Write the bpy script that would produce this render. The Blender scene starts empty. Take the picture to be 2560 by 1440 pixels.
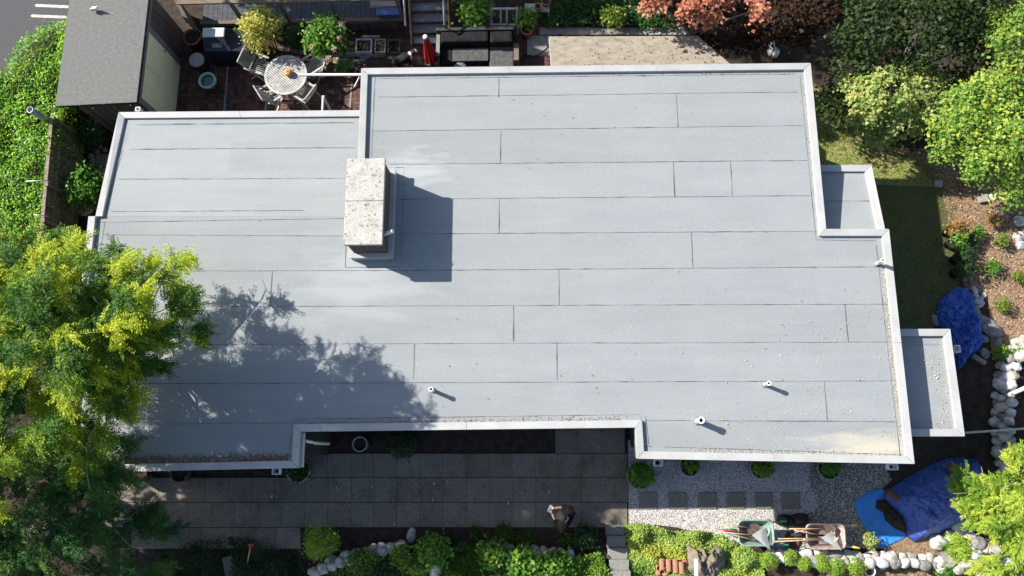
import bpy, bmesh, math, random
import numpy as np
from mathutils import Vector, Matrix, noise as mnoise

SC = bpy.context.scene
COL = SC.collection
R = math.radians
# ---------------------------------------------------------------- camera
F_PX, NADIR, CAM_H = 1950.0, (1350.0, 1140.0), 20.5      # photo pixels (2560 x 1440), metres
_d = np.array([NADIR[0]-1280, -(NADIR[1]-720), -F_PX]); _d /= np.linalg.norm(_d)
_z = -_d
_x = np.array([1.0, 0, 0]); _x = _x - _z*(_x @ _z); _x /= np.linalg.norm(_x)
_y = np.cross(_z, _x)
CAM_M = np.array([_x, _y, _z])                            # camera axes -> world
cam_data = bpy.data.cameras.new('camera'); cam = bpy.data.objects.new('camera', cam_data); COL.objects.link(cam)
cam_data.sensor_width = 36; cam_data.lens = 36*F_PX/2560; cam_data.clip_end = 500; cam_data.clip_start = 0.1
mw = Matrix.Identity(4)
for i in range(3):
    for j in range(3): mw[i][j] = CAM_M[i][j]
mw.translation = (0, 0, CAM_H)
cam.matrix_world = mw
SC.camera = cam
# ---------------------------------------------------------------- sky, sun, exposure
SUNV = Vector((1.25, -0.53, -1.0))                        # direction the light travels
ELEV = math.atan2(1.0, math.hypot(1.25, 0.53))
world = bpy.data.worlds.new('World'); SC.world = world; world.use_nodes = True
nt = world.node_tree; bg = nt.nodes['Background']
sky = nt.nodes.new('ShaderNodeTexSky'); sky.sky_type = 'NISHITA'; sky.sun_disc = False
sky.sun_elevation = ELEV; sky.sun_rotation = math.atan2(-SUNV.x, -SUNV.y)
nt.links.new(sky.outputs[0], bg.inputs[0]); bg.inputs[1].default_value = 0.096
sun_d = bpy.data.lights.new('sun', 'SUN'); sun_d.energy = 5.0; sun_d.angle = R(0.5); sun_d.color = (1.0, 0.96, 0.89)
sun = bpy.data.objects.new('sun', sun_d); COL.objects.link(sun); sun.location = (-20, 10, 30)
sun.rotation_euler = SUNV.to_track_quat('-Z', 'Y').to_euler()
SC.view_settings.view_transform = 'Standard'; SC.view_settings.look = 'None'
SC.view_settings.exposure = 1.0; SC.view_settings.gamma = 1.0
# ---------------------------------------------------------------- helpers
rng = np.random.default_rng(7); random.seed(7)
def P(px, py, z=0.0):
    """photo pixel -> world point at height z"""
    v = CAM_M @ np.array([px-1280, -(py-720), -F_PX]); t = (z-CAM_H)/v[2]
    return Vector((v[0]*t, v[1]*t, z))
def MPP(z=0.0): return (CAM_H-z)/F_PX                     # metres per photo pixel
def tag(o, label=None, cat=None, group=None, kind=None):
    if label: o['label'] = label
    if cat: o['category'] = cat
    if group: o['group'] = group
    if kind: o['kind'] = kind
    return o
def thing(name, label, cat, loc, group=None):
    o = bpy.data.objects.new(name, None); COL.objects.link(o); o.location = loc; o.empty_display_size = 0.2
    return tag(o, label, cat, group)
def wloc(o):
    v = Vector((0, 0, 0))
    while o is not None: v = v + o.location; o = o.parent
    return v
class MB:
    def __init__(s): s.v = []; s.f = []; s.sm = []
    def add(s, vs, fs, smooth=False):
        n = len(s.v); s.v += [tuple(v) for v in vs]; s.f += [tuple(i+n for i in f) for f in fs]; s.sm += [smooth]*len(fs); return s
    def box(s, c, size, rz=0.0, M=None):
        if M is None: M = Matrix.Rotation(rz, 3, 'Z')
        c = Vector(c); vs = []
        for sx in (-.5, .5):
            for sy in (-.5, .5):
                for sz in (-.5, .5): vs.append(c + M @ Vector((sx*size[0], sy*size[1], sz*size[2])))
        return s.add(vs, [(0,1,3,2),(4,6,7,5),(0,4,5,1),(2,3,7,6),(0,2,6,4),(1,5,7,3)])
    def prism(s, poly, z0, z1):
        n = len(poly); z0 = z0 if isinstance(z0, (list, tuple)) else [z0]*n; z1 = z1 if isinstance(z1, (list, tuple)) else [z1]*n
        a = sum(poly[i][0]*poly[(i+1) % n][1]-poly[(i+1) % n][0]*poly[i][1] for i in range(n))
        if a < 0: poly = poly[::-1]; z0 = z0[::-1]; z1 = z1[::-1]
        vs = [(p[0], p[1], z) for p, z in zip(poly, z0)] + [(p[0], p[1], z) for p, z in zip(poly, z1)]
        fs = [tuple(range(n-1, -1, -1)), tuple(range(n, 2*n))] + [(i, (i+1) % n, n+(i+1) % n, n+i) for i in range(n)]
        return s.add(vs, fs)
    def bar(s, a, b, w, h, up=(0, 0, 1)):
        a, b = Vector(a), Vector(b); d = (b-a); L = d.length; d.normalize(); u = Vector(up)
        sd = d.cross(u)
        if sd.length < 1e-4: sd = d.cross(Vector((1, 0, 0)))
        sd.normalize(); u = sd.cross(d)
        M = Matrix((d, sd, u)).transposed()
        return s.box((a+b)/2, (L, w, h), M=M)
    def tube(s, pts, r, n=8, cap=True, smooth=True):
        pts = [Vector(p) for p in pts]; m = len(pts); rs = r if isinstance(r, (list, tuple)) else [r]*m
        vs = []; ref = None
        for i, p in enumerate(pts):
            d = (pts[min(i+1, m-1)]-pts[max(i-1, 0)]).normalized()
            if ref is None: ref = d.orthogonal().normalized()
            ref = (ref - d*ref.dot(d)); ref = ref.normalized() if ref.length > 1e-5 else d.orthogonal().normalized()
            b = d.cross(ref)
            for k in range(n):
                t = 2*math.pi*k/n; vs.append(p + (ref*math.cos(t)+b*math.sin(t))*rs[i])
        fs = [(i*n+k, i*n+(k+1) % n, (i+1)*n+(k+1) % n, (i+1)*n+k) for i in range(m-1) for k in range(n)]
        s.add(vs, fs, smooth)
        if cap:
            N = len(s.v)-m*n
            s.f += [tuple(N+k for k in range(n-1, -1, -1)), tuple(N+(m-1)*n+k for k in range(n))]; s.sm += [False, False]
        return s
    def lathe(s, c, prof, n=24, smooth=True, M=None):
        c = Vector(c); vs = []
        for r, z in prof:
            for k in range(n):
                t = 2*math.pi*k/n; v = Vector((r*math.cos(t), r*math.sin(t), z)); vs.append(c + (M @ v if M else v))
        m = len(prof)
        fs = [(i*n+k, i*n+(k+1) % n, (i+1)*n+(k+1) % n, (i+1)*n+k) for i in range(m-1) for k in range(n)]
        return s.add(vs, fs, smooth)
    def disc(s, c, r, n=24, z=0.0):
        c = Vector(c); return s.add([c+Vector((r*math.cos(2*math.pi*k/n), r*math.sin(2*math.pi*k/n), z)) for k in range(n)], [tuple(range(n))])
    def rock(s, c, rad, seed=0, amp=0.22, rz=0.0):
        c = Vector(c); M = Matrix.Rotation(rz, 3, 'Z'); vs = []; off = Vector((seed*3.1, seed*1.7, seed*0.9))
        for v in ICO_V:
            k = 1+amp*mnoise.noise(v*1.3+off)+amp*0.4*mnoise.noise(v*3.1+off)
            vs.append(c + M @ Vector((v.x*rad[0]*k, v.y*rad[1]*k, v.z*rad[2]*k)))
        return s.add(vs, ICO_F, True)
    def build(s, name, mat, parent=None, bevel=0.0, mats=None, rnd=False):
        me = bpy.data.meshes.new(name); o = bpy.data.objects.new(name, me); COL.objects.link(o)
        w = wloc(parent) if parent is not None else Vector((0, 0, 0))
        me.from_pydata([(v[0]-w.x, v[1]-w.y, v[2]-w.z) for v in s.v], [], s.f)
        me.polygons.foreach_set('use_smooth', s.sm)
        me.materials.append(mat)
        for m_ in (mats or []): me.materials.append(m_)
        if parent is not None: o.parent = parent
        if bevel:
            b = o.modifiers.new('bevel', 'BEVEL'); b.width = bevel; b.segments = 2; b.limit_method = 'ANGLE'
        me.update(); return o
    def top(s, name, mat, loc, bevel=0.0):
        """a thing that is one mesh, with its origin at loc"""
        o = s.build(name, mat, None, bevel)
        o.data.transform(Matrix.Translation(-Vector(loc))); o.location = loc; return o
_bm = bmesh.new(); bmesh.ops.create_icosphere(_bm, subdivisions=3, radius=1.0)
ICO_V = [v.co.copy() for v in _bm.verts]; ICO_F = [tuple(v.index for v in f.verts) for f in _bm.faces]; _bm.free()
def copy_thing(o, loc, label=None):
    r = o.copy(); COL.objects.link(r); r.location = loc
    if label: r['label'] = label
    for ch in list(o.children):
        c = ch.copy(); COL.objects.link(c); c.parent = r
        for g in list(ch.children):
            d = g.copy(); COL.objects.link(d); d.parent = c
    return r
# ---------------------------------------------------------------- materials
def lin(c):
    return tuple(c)+(1.0,)
MATS = {}
def mat(name, c1, c2=None, scale=6.0, rough=0.75, bump=0.0, bscale=None, stretch=(1, 1, 1), detail=4.0, metal=0.0, rnd=0.0, c3=None, spec=0.4, ramp=(0.35, 0.65)):
    m = bpy.data.materials.new(name); m.use_nodes = True; t = m.node_tree; N = t.nodes; L = t.links
    b = N['Principled BSDF']; b.inputs['Roughness'].default_value = rough; b.inputs['Metallic'].default_value = metal
    b.inputs['Specular IOR Level'].default_value = spec
    tc = N.new('ShaderNodeTexCoord'); mp = N.new('ShaderNodeMapping'); mp.inputs['Scale'].default_value = stretch
    L.new(tc.outputs['Object'], mp.inputs[0])
    if c2 is None: b.inputs['Base Color'].default_value = lin(c1)
    else:
        n = N.new('ShaderNodeTexNoise'); n.inputs['Scale'].default_value = scale; n.inputs['Detail'].default_value = detail; n.inputs['Roughness'].default_value = 0.62
        L.new(mp.outputs[0], n.inputs['Vector'])
        r = N.new('ShaderNodeValToRGB'); r.color_ramp.elements[0].position = ramp[0]; r.color_ramp.elements[1].position = ramp[1]
        r.color_ramp.elements[0].color = lin(c1); r.color_ramp.elements[1].color = lin(c2)
        if c3 is not None:
            e = r.color_ramp.elements.new((ramp[0]+ramp[1])/2+0.03); e.color = lin(c3)
        L.new(n.outputs[0], r.inputs[0]); L.new(r.outputs[0], b.inputs['Base Color'])
    if bump:
        n2 = N.new('ShaderNodeTexNoise'); n2.inputs['Scale'].default_value = bscale or scale*3; n2.inputs['Detail'].default_value = 5
        L.new(mp.outputs[0], n2.inputs['Vector'])
        bp = N.new('ShaderNodeBump'); bp.inputs['Strength'].default_value = bump; bp.inputs['Distance'].default_value = 0.02
        L.new(n2.outputs[0], bp.inputs['Height']); L.new(bp.outputs[0], b.inputs['Normal'])
    MATS[name] = m; return m
def leafmat(name, cols, rough=0.5, trans=0.35, spec=0.4, gain=1.0):
    """per-leaf colour from the face attribute rnd"""
    m = bpy.data.materials.new(name); m.use_nodes = True; t = m.node_tree; N = t.nodes; L = t.links
    cols = [tuple(min(0.75, v*gain) for v in c) for c in cols]
    b = N['Principled BSDF']; b.inputs['Roughness'].default_value = rough; b.inputs['Specular IOR Level'].default_value = spec*0.5
    a = N.new('ShaderNodeAttribute'); a.attribute_name = 'rnd'
    r = N.new('ShaderNodeValToRGB'); els = r.color_ramp.elements
    els[0].color = lin(cols[0]); els[1].color = lin(cols[-1])
    for i, c in enumerate(cols[1:-1]): e = els.new((i+1)/(len(cols)-1)); e.color = lin(c)
    L.new(a.outputs['Fac'], r.inputs[0]); L.new(r.outputs[0], b.inputs['Base Color'])
    tr = N.new('ShaderNodeBsdfTranslucent'); L.new(r.outputs[0], tr.inputs[0])
    mx = N.new('ShaderNodeMixShader'); mx.inputs[0].default_value = trans
    L.new(b.outputs[0], mx.inputs[1]); L.new(tr.outputs[0], mx.inputs[2]); L.new(mx.outputs[0], N['Material Output'].inputs[0])
    MATS[name] = m; return m
# ---------------------------------------------------------------- foliage
def nrm(a): return a/np.maximum(np.linalg.norm(a, axis=-1, keepdims=True), 1e-9)
def quads(P0, A, B, Ln, Wd, rn, name, m, parent=None, loc=None, lift=0.12):
    n = len(P0); A = nrm(A); B = nrm(B - A*(A*B).sum(1, keepdims=True)); C = np.cross(A, B)
    Ln = np.broadcast_to(np.asarray(Ln, float), (n,))[:, None]; Wd = np.broadcast_to(np.asarray(Wd, float), (n,))[:, None]
    v = np.empty((n, 4, 3)); v[:, 0] = P0; mid = P0 + A*Ln*0.48 + C*Ln*lift
    v[:, 1] = mid + B*Wd*0.5; v[:, 2] = P0 + A*Ln; v[:, 3] = mid - B*Wd*0.5
    w = wloc(parent) if parent is not None else (Vector(loc) if loc is not None else Vector((0, 0, 0)))
    v = v.reshape(-1, 3) - np.array(w)
    me = bpy.data.meshes.new(name); me.vertices.add(4*n); me.loops.add(4*n); me.polygons.add(n)
    me.vertices.foreach_set('co', v.astype(np.float32).ravel())
    me.loops.foreach_set('vertex_index', np.arange(4*n, dtype=np.int32))
    me.polygons.foreach_set('loop_start', np.arange(0, 4*n, 4, dtype=np.int32))
    me.polygons.foreach_set('loop_total', np.full(n, 4, dtype=np.int32))
    at = me.attributes.new('rnd', 'FLOAT', 'FACE'); at.data.foreach_set('value', np.asarray(rn, np.float32))
    me.materials.append(m); me.update(calc_edges=True); me.validate()
    o = bpy.data.objects.new(name, me); COL.objects.link(o)
    if parent is not None: o.parent = parent
    else: o.location = w
    return o
def rdirs(n): return nrm(rng.normal(size=(n, 3)))
def clumps(blobs, n_cl, per, spread, fill=0.55, upper=-0.4):
    """leaf points in clumps spread through ellipsoids: blobs = (centre, radii, weight)"""
    w = np.array([b[2] for b in blobs], float); w /= w.sum(); pts = []; out = []; cv = []
    for (c, r, _), k in zip(blobs, w):
        m = max(1, int(n_cl*k)); d = rdirs(m*3); d = d[d[:, 2] > upper][:m]; m = len(d)
        rad = fill + (1-fill)*rng.random((m, 1))**0.6
        cc = np.array(c) + d*rad*np.array(r); vv = rng.random(m)
        for _ in range(1):
            q = np.repeat(cc, per, 0) + rng.normal(size=(m*per, 3))*spread*np.array([1, 1, 0.7]); pts.append(q); out.append(np.repeat(d, per, 0)); cv.append(np.repeat(vv, per))
    return np.concatenate(pts), np.concatenate(out), np.concatenate(cv)
def leaves(name, m, blobs, n_cl, per, spread, size, parent=None, loc=None, up=0.7, aspect=0.55, fill=0.55, upper=-0.4, zmin=None, cvar=0.55, rand=0.8):
    p, d, cv = clumps(blobs, n_cl, per, spread, fill, upper)
    if zmin is not None: k = p[:, 2] > zmin; p, d, cv = p[k], d[k], cv[k]
    n = len(p); nn = nrm(d*0.5 + np.array([0, 0, up]) + rng.normal(size=(n, 3))*rand*0.5)
    A = np.cross(nn, rdirs(n)); B = np.cross(nn, A); s = size*(0.45+1.1*rng.random(n))
    rn = np.clip(cv*cvar + rng.random(n)*(1-cvar), 0, 1)
    return quads(p, A, B, s, s*aspect, rn, name, m, parent, loc)
def sprays(name, m, roots, dirs, n_leaf, length, lsize, lw, cv, parent=None, loc=None, droop=0.25, ang=1.05):
    """feathery compound leaves: leaflets in pairs along a drooping midrib"""
    k = len(roots); t = np.linspace(0.12, 1.0, n_leaf); dirs = nrm(dirs)
    sd = nrm(np.cross(dirs, np.array([0, 0, 1.0])) + rng.normal(size=(k, 3))*0.35)
    Ls = length*(0.7+0.6*rng.random((k, 1)))
    P0 = []; A = []; B = []; S = []; Rn = []
    for i, tt in enumerate(t):
        p = roots + dirs*Ls*tt + np.array([0, 0, -1.0])*droop*Ls*tt*tt
        for sg in (-1, 1):
            P0.append(p); a = dirs*math.cos(ang) + sd*sg*math.sin(ang) + np.array([0, 0, -0.15]) + rng.normal(size=(k, 3))*0.18
            A.append(a); B.append(np.cross(a, np.array([0, 0, 1.0])) + rng.normal(size=(k, 3))*0.3)
            S.append(lsize*(0.75+0.5*rng.random(k))*(1.1-0.45*abs(tt-0.45))); Rn.append(np.clip(cv*0.7+0.3*rng.random(k), 0, 1))
    S = np.concatenate(S)
    return quads(np.concatenate(P0), np.concatenate(A), np.concatenate(B), S, S*lw, np.concatenate(Rn), name, m, parent, loc)
def inside(poly, q):
    x, y = q[:, 0], q[:, 1]; r = np.zeros(len(q), bool); n = len(poly)
    for i in range(n):
        x0, y0 = poly[i][0], poly[i][1]; x1, y1 = poly[(i+1) % n][0], poly[(i+1) % n][1]
        c = ((y0 > y) != (y1 > y)) & (x < (x1-x0)*(y-y0)/(y1-y0+1e-12)+x0); r ^= c
    return r
def scatter(poly, n):
    a = np.array([[p[0], p[1]] for p in poly]); lo, hi = a.min(0), a.max(0); out = []
    tot = 0
    while tot < n:
        q = lo + (hi-lo)*rng.random((n*2, 2)); q = q[inside(a, q)]; out.append(q); tot += len(q)
    return np.concatenate(out)[:n]
def PP(pts, z=0.0): return [P(x, y, z) for x, y in pts]
# ================================================================ MATERIALS
mat('soil', (0.020, 0.013, 0.009), (0.055, 0.036, 0.024), 5, 0.95, 0.8, 30)
mat('mulch', (0.14, 0.085, 0.05), (0.37, 0.25, 0.155), 14, 0.95, 0.9, 45, c3=(0.25, 0.165, 0.10), ramp=(0.3, 0.7))
mat('dry_sunlit_lawn', (0.36, 0.27, 0.16), (0.25, 0.29, 0.08), 2.2, 0.95, 0.6, 40, detail=9)
mat('lawn_base', (0.10, 0.082, 0.045), (0.10, 0.115, 0.035), 3, 0.95, 0.6, 40)
mat('asphalt', (0.05, 0.051, 0.055), (0.085, 0.086, 0.09), 25, 0.9, 0.4, 120)
mat('sun_slit_cream', (0.35, 0.31, 0.24), (0.6, 0.55, 0.45), 9, 0.8)
mat('gravel', (0.13, 0.13, 0.13), (0.62, 0.585, 0.55), 42, 0.9, 1.0, 60, detail=2, ramp=(0.36, 0.62))
mat('slab', (0.145, 0.12, 0.09), (0.36, 0.31, 0.24), 50, 0.9, 0.5, 90, c3=(0.20, 0.174, 0.14), detail=8, spec=0.2)
mat('slab_pale', (0.24, 0.22, 0.195), (0.36, 0.33, 0.29), 6, 0.85, 0.3, 60)
mat('step_stone', (0.16, 0.155, 0.14), (0.27, 0.26, 0.23), 25, 0.85, 0.4, 60)
mat('joint', (0.02, 0.02, 0.017), (0.05, 0.045, 0.035), 8, 0.95)
mat('brick_floor', (0.055, 0.03, 0.026), (0.15, 0.066, 0.05), 9, 0.85, 0.4, 60, c3=(0.095, 0.046, 0.036))
mat('strip', (0.17, 0.165, 0.155), (0.26, 0.25, 0.235), 8, 0.85, 0.3)
mat('membrane', (0.226, 0.240, 0.245), (0.268, 0.282, 0.285), 1.6, 0.9, 0.18, 160, stretch=(0.3, 1.6, 1), detail=9, ramp=(0.25, 0.75))
mat('seam', (0.05, 0.05, 0.052), (0.15, 0.15, 0.155), 5, 0.7)
mat('coping', (0.335, 0.330, 0.320), (0.395, 0.392, 0.385), 2.2, 0.55, detail=8)
mat('fascia', (0.10, 0.095, 0.09), (0.15, 0.145, 0.14), 4, 0.7)
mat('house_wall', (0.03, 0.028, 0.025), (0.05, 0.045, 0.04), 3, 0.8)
mat('curb_metal', (0.20, 0.215, 0.23), (0.26, 0.275, 0.29), 3, 0.5)
mat('chimney_cap', (0.11, 0.095, 0.075), (0.50, 0.48, 0.44), 13, 0.95, 0.5, 40, detail=15, c3=(0.42, 0.40, 0.36), ramp=(0.27, 0.66))
mat('brick_dark', (0.055, 0.04, 0.033), (0.13, 0.095, 0.08), 14, 0.9, 0.5)
mat('mortar', (0.28, 0.265, 0.245))
mat('white_plastic', (0.74, 0.73, 0.70), rough=0.4)
mat('white_paint', (0.78, 0.77, 0.75), (0.70, 0.69, 0.67), 4, 0.45)
mat('dark_hole', (0.012, 0.012, 0.014), rough=0.9)
mat('lead', (0.12, 0.12, 0.125), (0.2, 0.2, 0.2), 20, 0.6)
mat('litter', (0.16, 0.09, 0.045), rough=0.9)
mat('stain', (0.46, 0.42, 0.33), (0.60, 0.55, 0.44), 4, 0.95)
def cap_marks():
    m = MATS['chimney_cap']; t = m.node_tree; N = t.nodes; L = t.links; b = N['Principled BSDF']; geo = N.new('ShaderNodeNewGeometry')
    def noise(sc, det, lo_, hi_):
        n = N.new('ShaderNodeTexNoise'); n.inputs['Scale'].default_value = sc; n.inputs['Detail'].default_value = det; n.inputs['Roughness'].default_value = .7; L.new(geo.outputs['Position'], n.inputs['Vector'])
        r = N.new('ShaderNodeMapRange'); r.inputs[1].default_value = lo_; r.inputs[2].default_value = hi_; L.new(n.outputs[0], r.inputs[0]); return r.outputs[0]
    def mixc(f, a, c):
        x = N.new('ShaderNodeMix'); x.data_type = 'RGBA'; L.new(f, x.inputs[0])
        if isinstance(a, tuple): x.inputs[6].default_value = lin(a)
        else: L.new(a, x.inputs[6])
        x.inputs[7].default_value = lin(c); return x.outputs[2]
    c = mixc(noise(34, 6, .3, .7), (0.33, 0.31, 0.275), (0.50, 0.485, 0.45)); c = mixc(noise(2.6, 8, .5, .72), c, (0.30, 0.25, 0.19)); c = mixc(noise(3.4, 5, .52, .75), c, (0.54, 0.53, 0.50)); c = mixc(noise(15, 9, .56, .62), c, (0.10, 0.085, 0.065)); c = mixc(noise(40, 4, .60, .66), c, (0.13, 0.11, 0.09))
    L.new(c, b.inputs['Base Color'])
cap_marks()
ZR_ = 3.442
def membrane_marks():
    """weathering of the membrane: pale mineral streaks by the chimney and a dried silt patch, with ragged edges; then painted glare beside the chimney"""
    m = MATS['membrane']; t = m.node_tree; N = t.nodes; L = t.links; b = N['Principled BSDF']
    src = b.inputs['Base Color'].links[0].from_socket
    tc = [n for n in N if n.bl_idname == 'ShaderNodeTexCoord'][0]
    geo = N.new('ShaderNodeNewGeometry')
    gr = N.new('ShaderNodeTexNoise'); gr.inputs['Scale'].default_value = 48; gr.inputs['Detail'].default_value = 3; L.new(geo.outputs['Position'], gr.inputs['Vector'])
    mr = N.new('ShaderNodeMapRange'); mr.inputs[1].default_value = 0.3; mr.inputs[2].default_value = 0.7; mr.inputs[3].default_value = 0.88; mr.inputs[4].default_value = 1.12; L.new(gr.outputs[0], mr.inputs[0])
    mu = N.new('ShaderNodeVectorMath'); mu.operation = 'SCALE'; L.new(src, mu.inputs[0]); L.new(mr.outputs[0], mu.inputs['Scale'])
    cur = mu.outputs[0]
    # every roll of felt has a slightly different tone
    y0 = P(1250, 585, ZR_).y; pitch = abs(P(1250, 1050, ZR_).y-P(1250, 243, ZR_).y)/9
    sxyz = N.new('ShaderNodeSeparateXYZ'); L.new(geo.outputs['Position'], sxyz.inputs[0])
    def mth(op, a, b_=None):
        q = N.new('ShaderNodeMath'); q.operation = op
        for i, v in enumerate((a, b_)):
            if v is None: continue
            if isinstance(v, (int, float)): q.inputs[i].default_value = v
            else: L.new(v, q.inputs[i])
        return q.outputs[0]
    row = mth('FLOOR', mth('DIVIDE', mth('SUBTRACT', sxyz.outputs[1], y0), pitch)); colm = mth('FLOOR', mth('DIVIDE', mth('ADD', sxyz.outputs[0], mth('MULTIPLY', row, 3.7)), 9.1))
    cb_ = N.new('ShaderNodeCombineXYZ'); L.new(row, cb_.inputs[0]); L.new(colm, cb_.inputs[1]); wn = N.new('ShaderNodeTexWhiteNoise'); wn.noise_dimensions = '2D'; L.new(cb_.outputs[0], wn.inputs[0])
    n3 = N.new('ShaderNodeTexNoise'); n3.inputs['Scale'].default_value = 0.55; n3.inputs['Detail'].default_value = 9; n3.inputs['Roughness'].default_value = 0.7; n3.inputs['Distortion'].default_value = 0.6; L.new(geo.outputs['Position'], n3.inputs['Vector'])
    f = mth('ADD', mth('ADD', mth('MULTIPLY', wn.outputs[0], 0.075), 0.87), mth('MULTIPLY', n3.outputs[0], 0.19))
    mu2 = N.new('ShaderNodeVectorMath'); mu2.operation = 'SCALE'; L.new(cur, mu2.inputs[0]); L.new(f, mu2.inputs['Scale']); cur = mu2.outputs[0]
    c1 = P(2165, 1116, 3.4); c2 = P(1030, 425, 3.4); c3 = P(905, 705, 3.4)  # last patch puts pale sun glare into the roof colour
    for k, (c, rad, col, amt, sc) in enumerate(((c1, (1.25, 0.30, 1), (0.48, 0.44, 0.34), 0.75, 2.2), (c2, (1.0, 0.5, 1), (0.43, 0.44, 0.45), 0.45, 3.6), (c3, (1.5, 0.9, 1), (0.36, 0.375, 0.382), 0.5, 1.7))):
        sb = N.new('ShaderNodeVectorMath'); sb.operation = 'SUBTRACT'; L.new(geo.outputs['Position'], sb.inputs[0]); sb.inputs[1].default_value = c
        dv = N.new('ShaderNodeVectorMath'); dv.operation = 'DIVIDE'; L.new(sb.outputs[0], dv.inputs[0]); dv.inputs[1].default_value = rad
        ln = N.new('ShaderNodeVectorMath'); ln.operation = 'LENGTH'; L.new(dv.outputs[0], ln.inputs[0])
        mp = N.new('ShaderNodeMapping'); mp.inputs['Scale'].default_value = (0.5, 2.2, 1); L.new(geo.outputs['Position'], mp.inputs[0])
        nz = N.new('ShaderNodeTexNoise'); nz.inputs['Scale'].default_value = sc; nz.inputs['Detail'].default_value = 7; L.new(mp.outputs[0], nz.inputs['Vector'])
        ad = N.new('ShaderNodeMath'); ad.operation = 'MULTIPLY_ADD'; L.new(nz.outputs[0], ad.inputs[0]); ad.inputs[1].default_value = 2.6; L.new(ln.outputs['Value'], ad.inputs[2])
        rr = N.new('ShaderNodeMapRange'); rr.inputs[1].default_value = 1.45; rr.inputs[2].default_value = 2.45; rr.inputs[3].default_value = amt; rr.inputs[4].default_value = 0.0; L.new(ad.outputs[0], rr.inputs[0])
        mx = N.new('ShaderNodeMix'); mx.data_type = 'RGBA'; L.new(rr.outputs[0], mx.inputs[0]); L.new(cur, mx.inputs[6]); mx.inputs[7].default_value = lin(col); cur = mx.outputs[2]
    L.new(cur, b.inputs['Base Color'])
membrane_marks()
# ================================================================ GROUND SHEETS
def sheet(name, pts, z, m, kind='structure'):
    mb = MB(); mb.add([(p[0], p[1], z) for p in pts], [tuple(range(len(pts)))])
    o = mb.build(name, m)
    if o.data.polygons[0].normal.z < 0: o.data.flip_normals()
    return tag(o, kind=kind)
sheet('ground', [(-150, -150), (150, -150), (150, 150), (-150, 150)], 0.0, MATS['soil'])
sheet('road', PP([(-900, -600), (330, -600), (200, 150), (60, 330), (-200, 500), (-900, 700)]), 0.004, MATS['asphalt'])
for a, b, n in (((95, 14), (166, 17), 'sun_slit_bar'), ((85, 40), (160, 43), 'sun_slit_bar')):  # cream sheets stand in for slits of sunlight on the asphalt
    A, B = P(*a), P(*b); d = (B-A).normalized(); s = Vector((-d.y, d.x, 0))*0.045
    sheet(n, [A-s-d*0.05, A-d*0.1, A+s-d*0.05, B+s+d*0.05, B+d*0.1, B-s+d*0.05], 0.008, MATS['sun_slit_cream'])
# brick patio: every brick laid, in pairs
def brick_patio():
    base = PP([(430, 95), (1060, 95), (1060, 60), (1390, 60), (1390, 420), (430, 420)])
    sheet('patio', base, 0.004, MATS['joint'])
    mb = MB(); a = np.array([[p.x, p.y] for p in base]); x0, x1, y0, y1 = a[:, 0].min(), a[:, 0].max(), a[:, 1].min(), a[:, 1].max()
    u = 0.21
    i = 0; y = y0
    while y < y1:
        x = x0; j = 0
        while x < x1:
            c = np.array([[x+u/2, y+u/2]])
            if inside(a, c)[0]:
                h = 0.006 + 0.004*random.random()
                if (i+j) % 2: bs = [(x, y, x+u, y+u/2), (x, y+u/2, x+u, y+u)]
                else: bs = [(x, y, x+u/2, y+u), (x+u/2, y, x+u, y+u)]
                for q in bs:
                    g = 0.005; zz = h+0.006*random.random()
                    mb.add([(q[0]+g, q[1]+g, zz+0.004), (q[2]-g, q[1]+g, zz+0.004), (q[2]-g, q[3]-g, zz+0.004), (q[0]+g, q[3]-g, zz+0.004)], [(0, 1, 2, 3)])
            x += u; j += 1
        y += u; i += 1
    o = mb.build('brick_paving', MATS['brick_floor']); tag(o, kind='structure')
    at = o.data.attributes.new('rnd', 'FLOAT', 'FACE'); at.data.foreach_set('value', rng.random(len(o.data.polygons)).astype(np.float32))
    t = MATS['brick_floor'].node_tree; N = t.nodes; L = t.links; b = N['Principled BSDF']; src = b.inputs['Base Color'].links[0].from_socket
    at = N.new('ShaderNodeAttribute'); at.attribute_name = 'rnd'; mr = N.new('ShaderNodeMapRange'); mr.inputs[3].default_value = 0.55; mr.inputs[4].default_value = 1.45
    L.new(at.outputs['Fac'], mr.inputs[0]); sc = N.new('ShaderNodeVectorMath'); sc.operation = 'SCALE'; L.new(src, sc.inputs[0]); L.new(mr.outputs[0], sc.inputs['Scale']); L.new(sc.outputs[0], b.inputs['Base Color'])
    st = MB()
    for (xa, ya, xb, yb) in ((571, 150, 559, 300), (673, 210, 660, 300), (886, 130, 872, 300)):
        st.bar(P(xa, ya, 0.012), P(xb, yb, 0.012), 0.055, 0.02)
    tag(st.build('paving_strip', MATS['strip']), kind='structure')
brick_patio()
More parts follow.
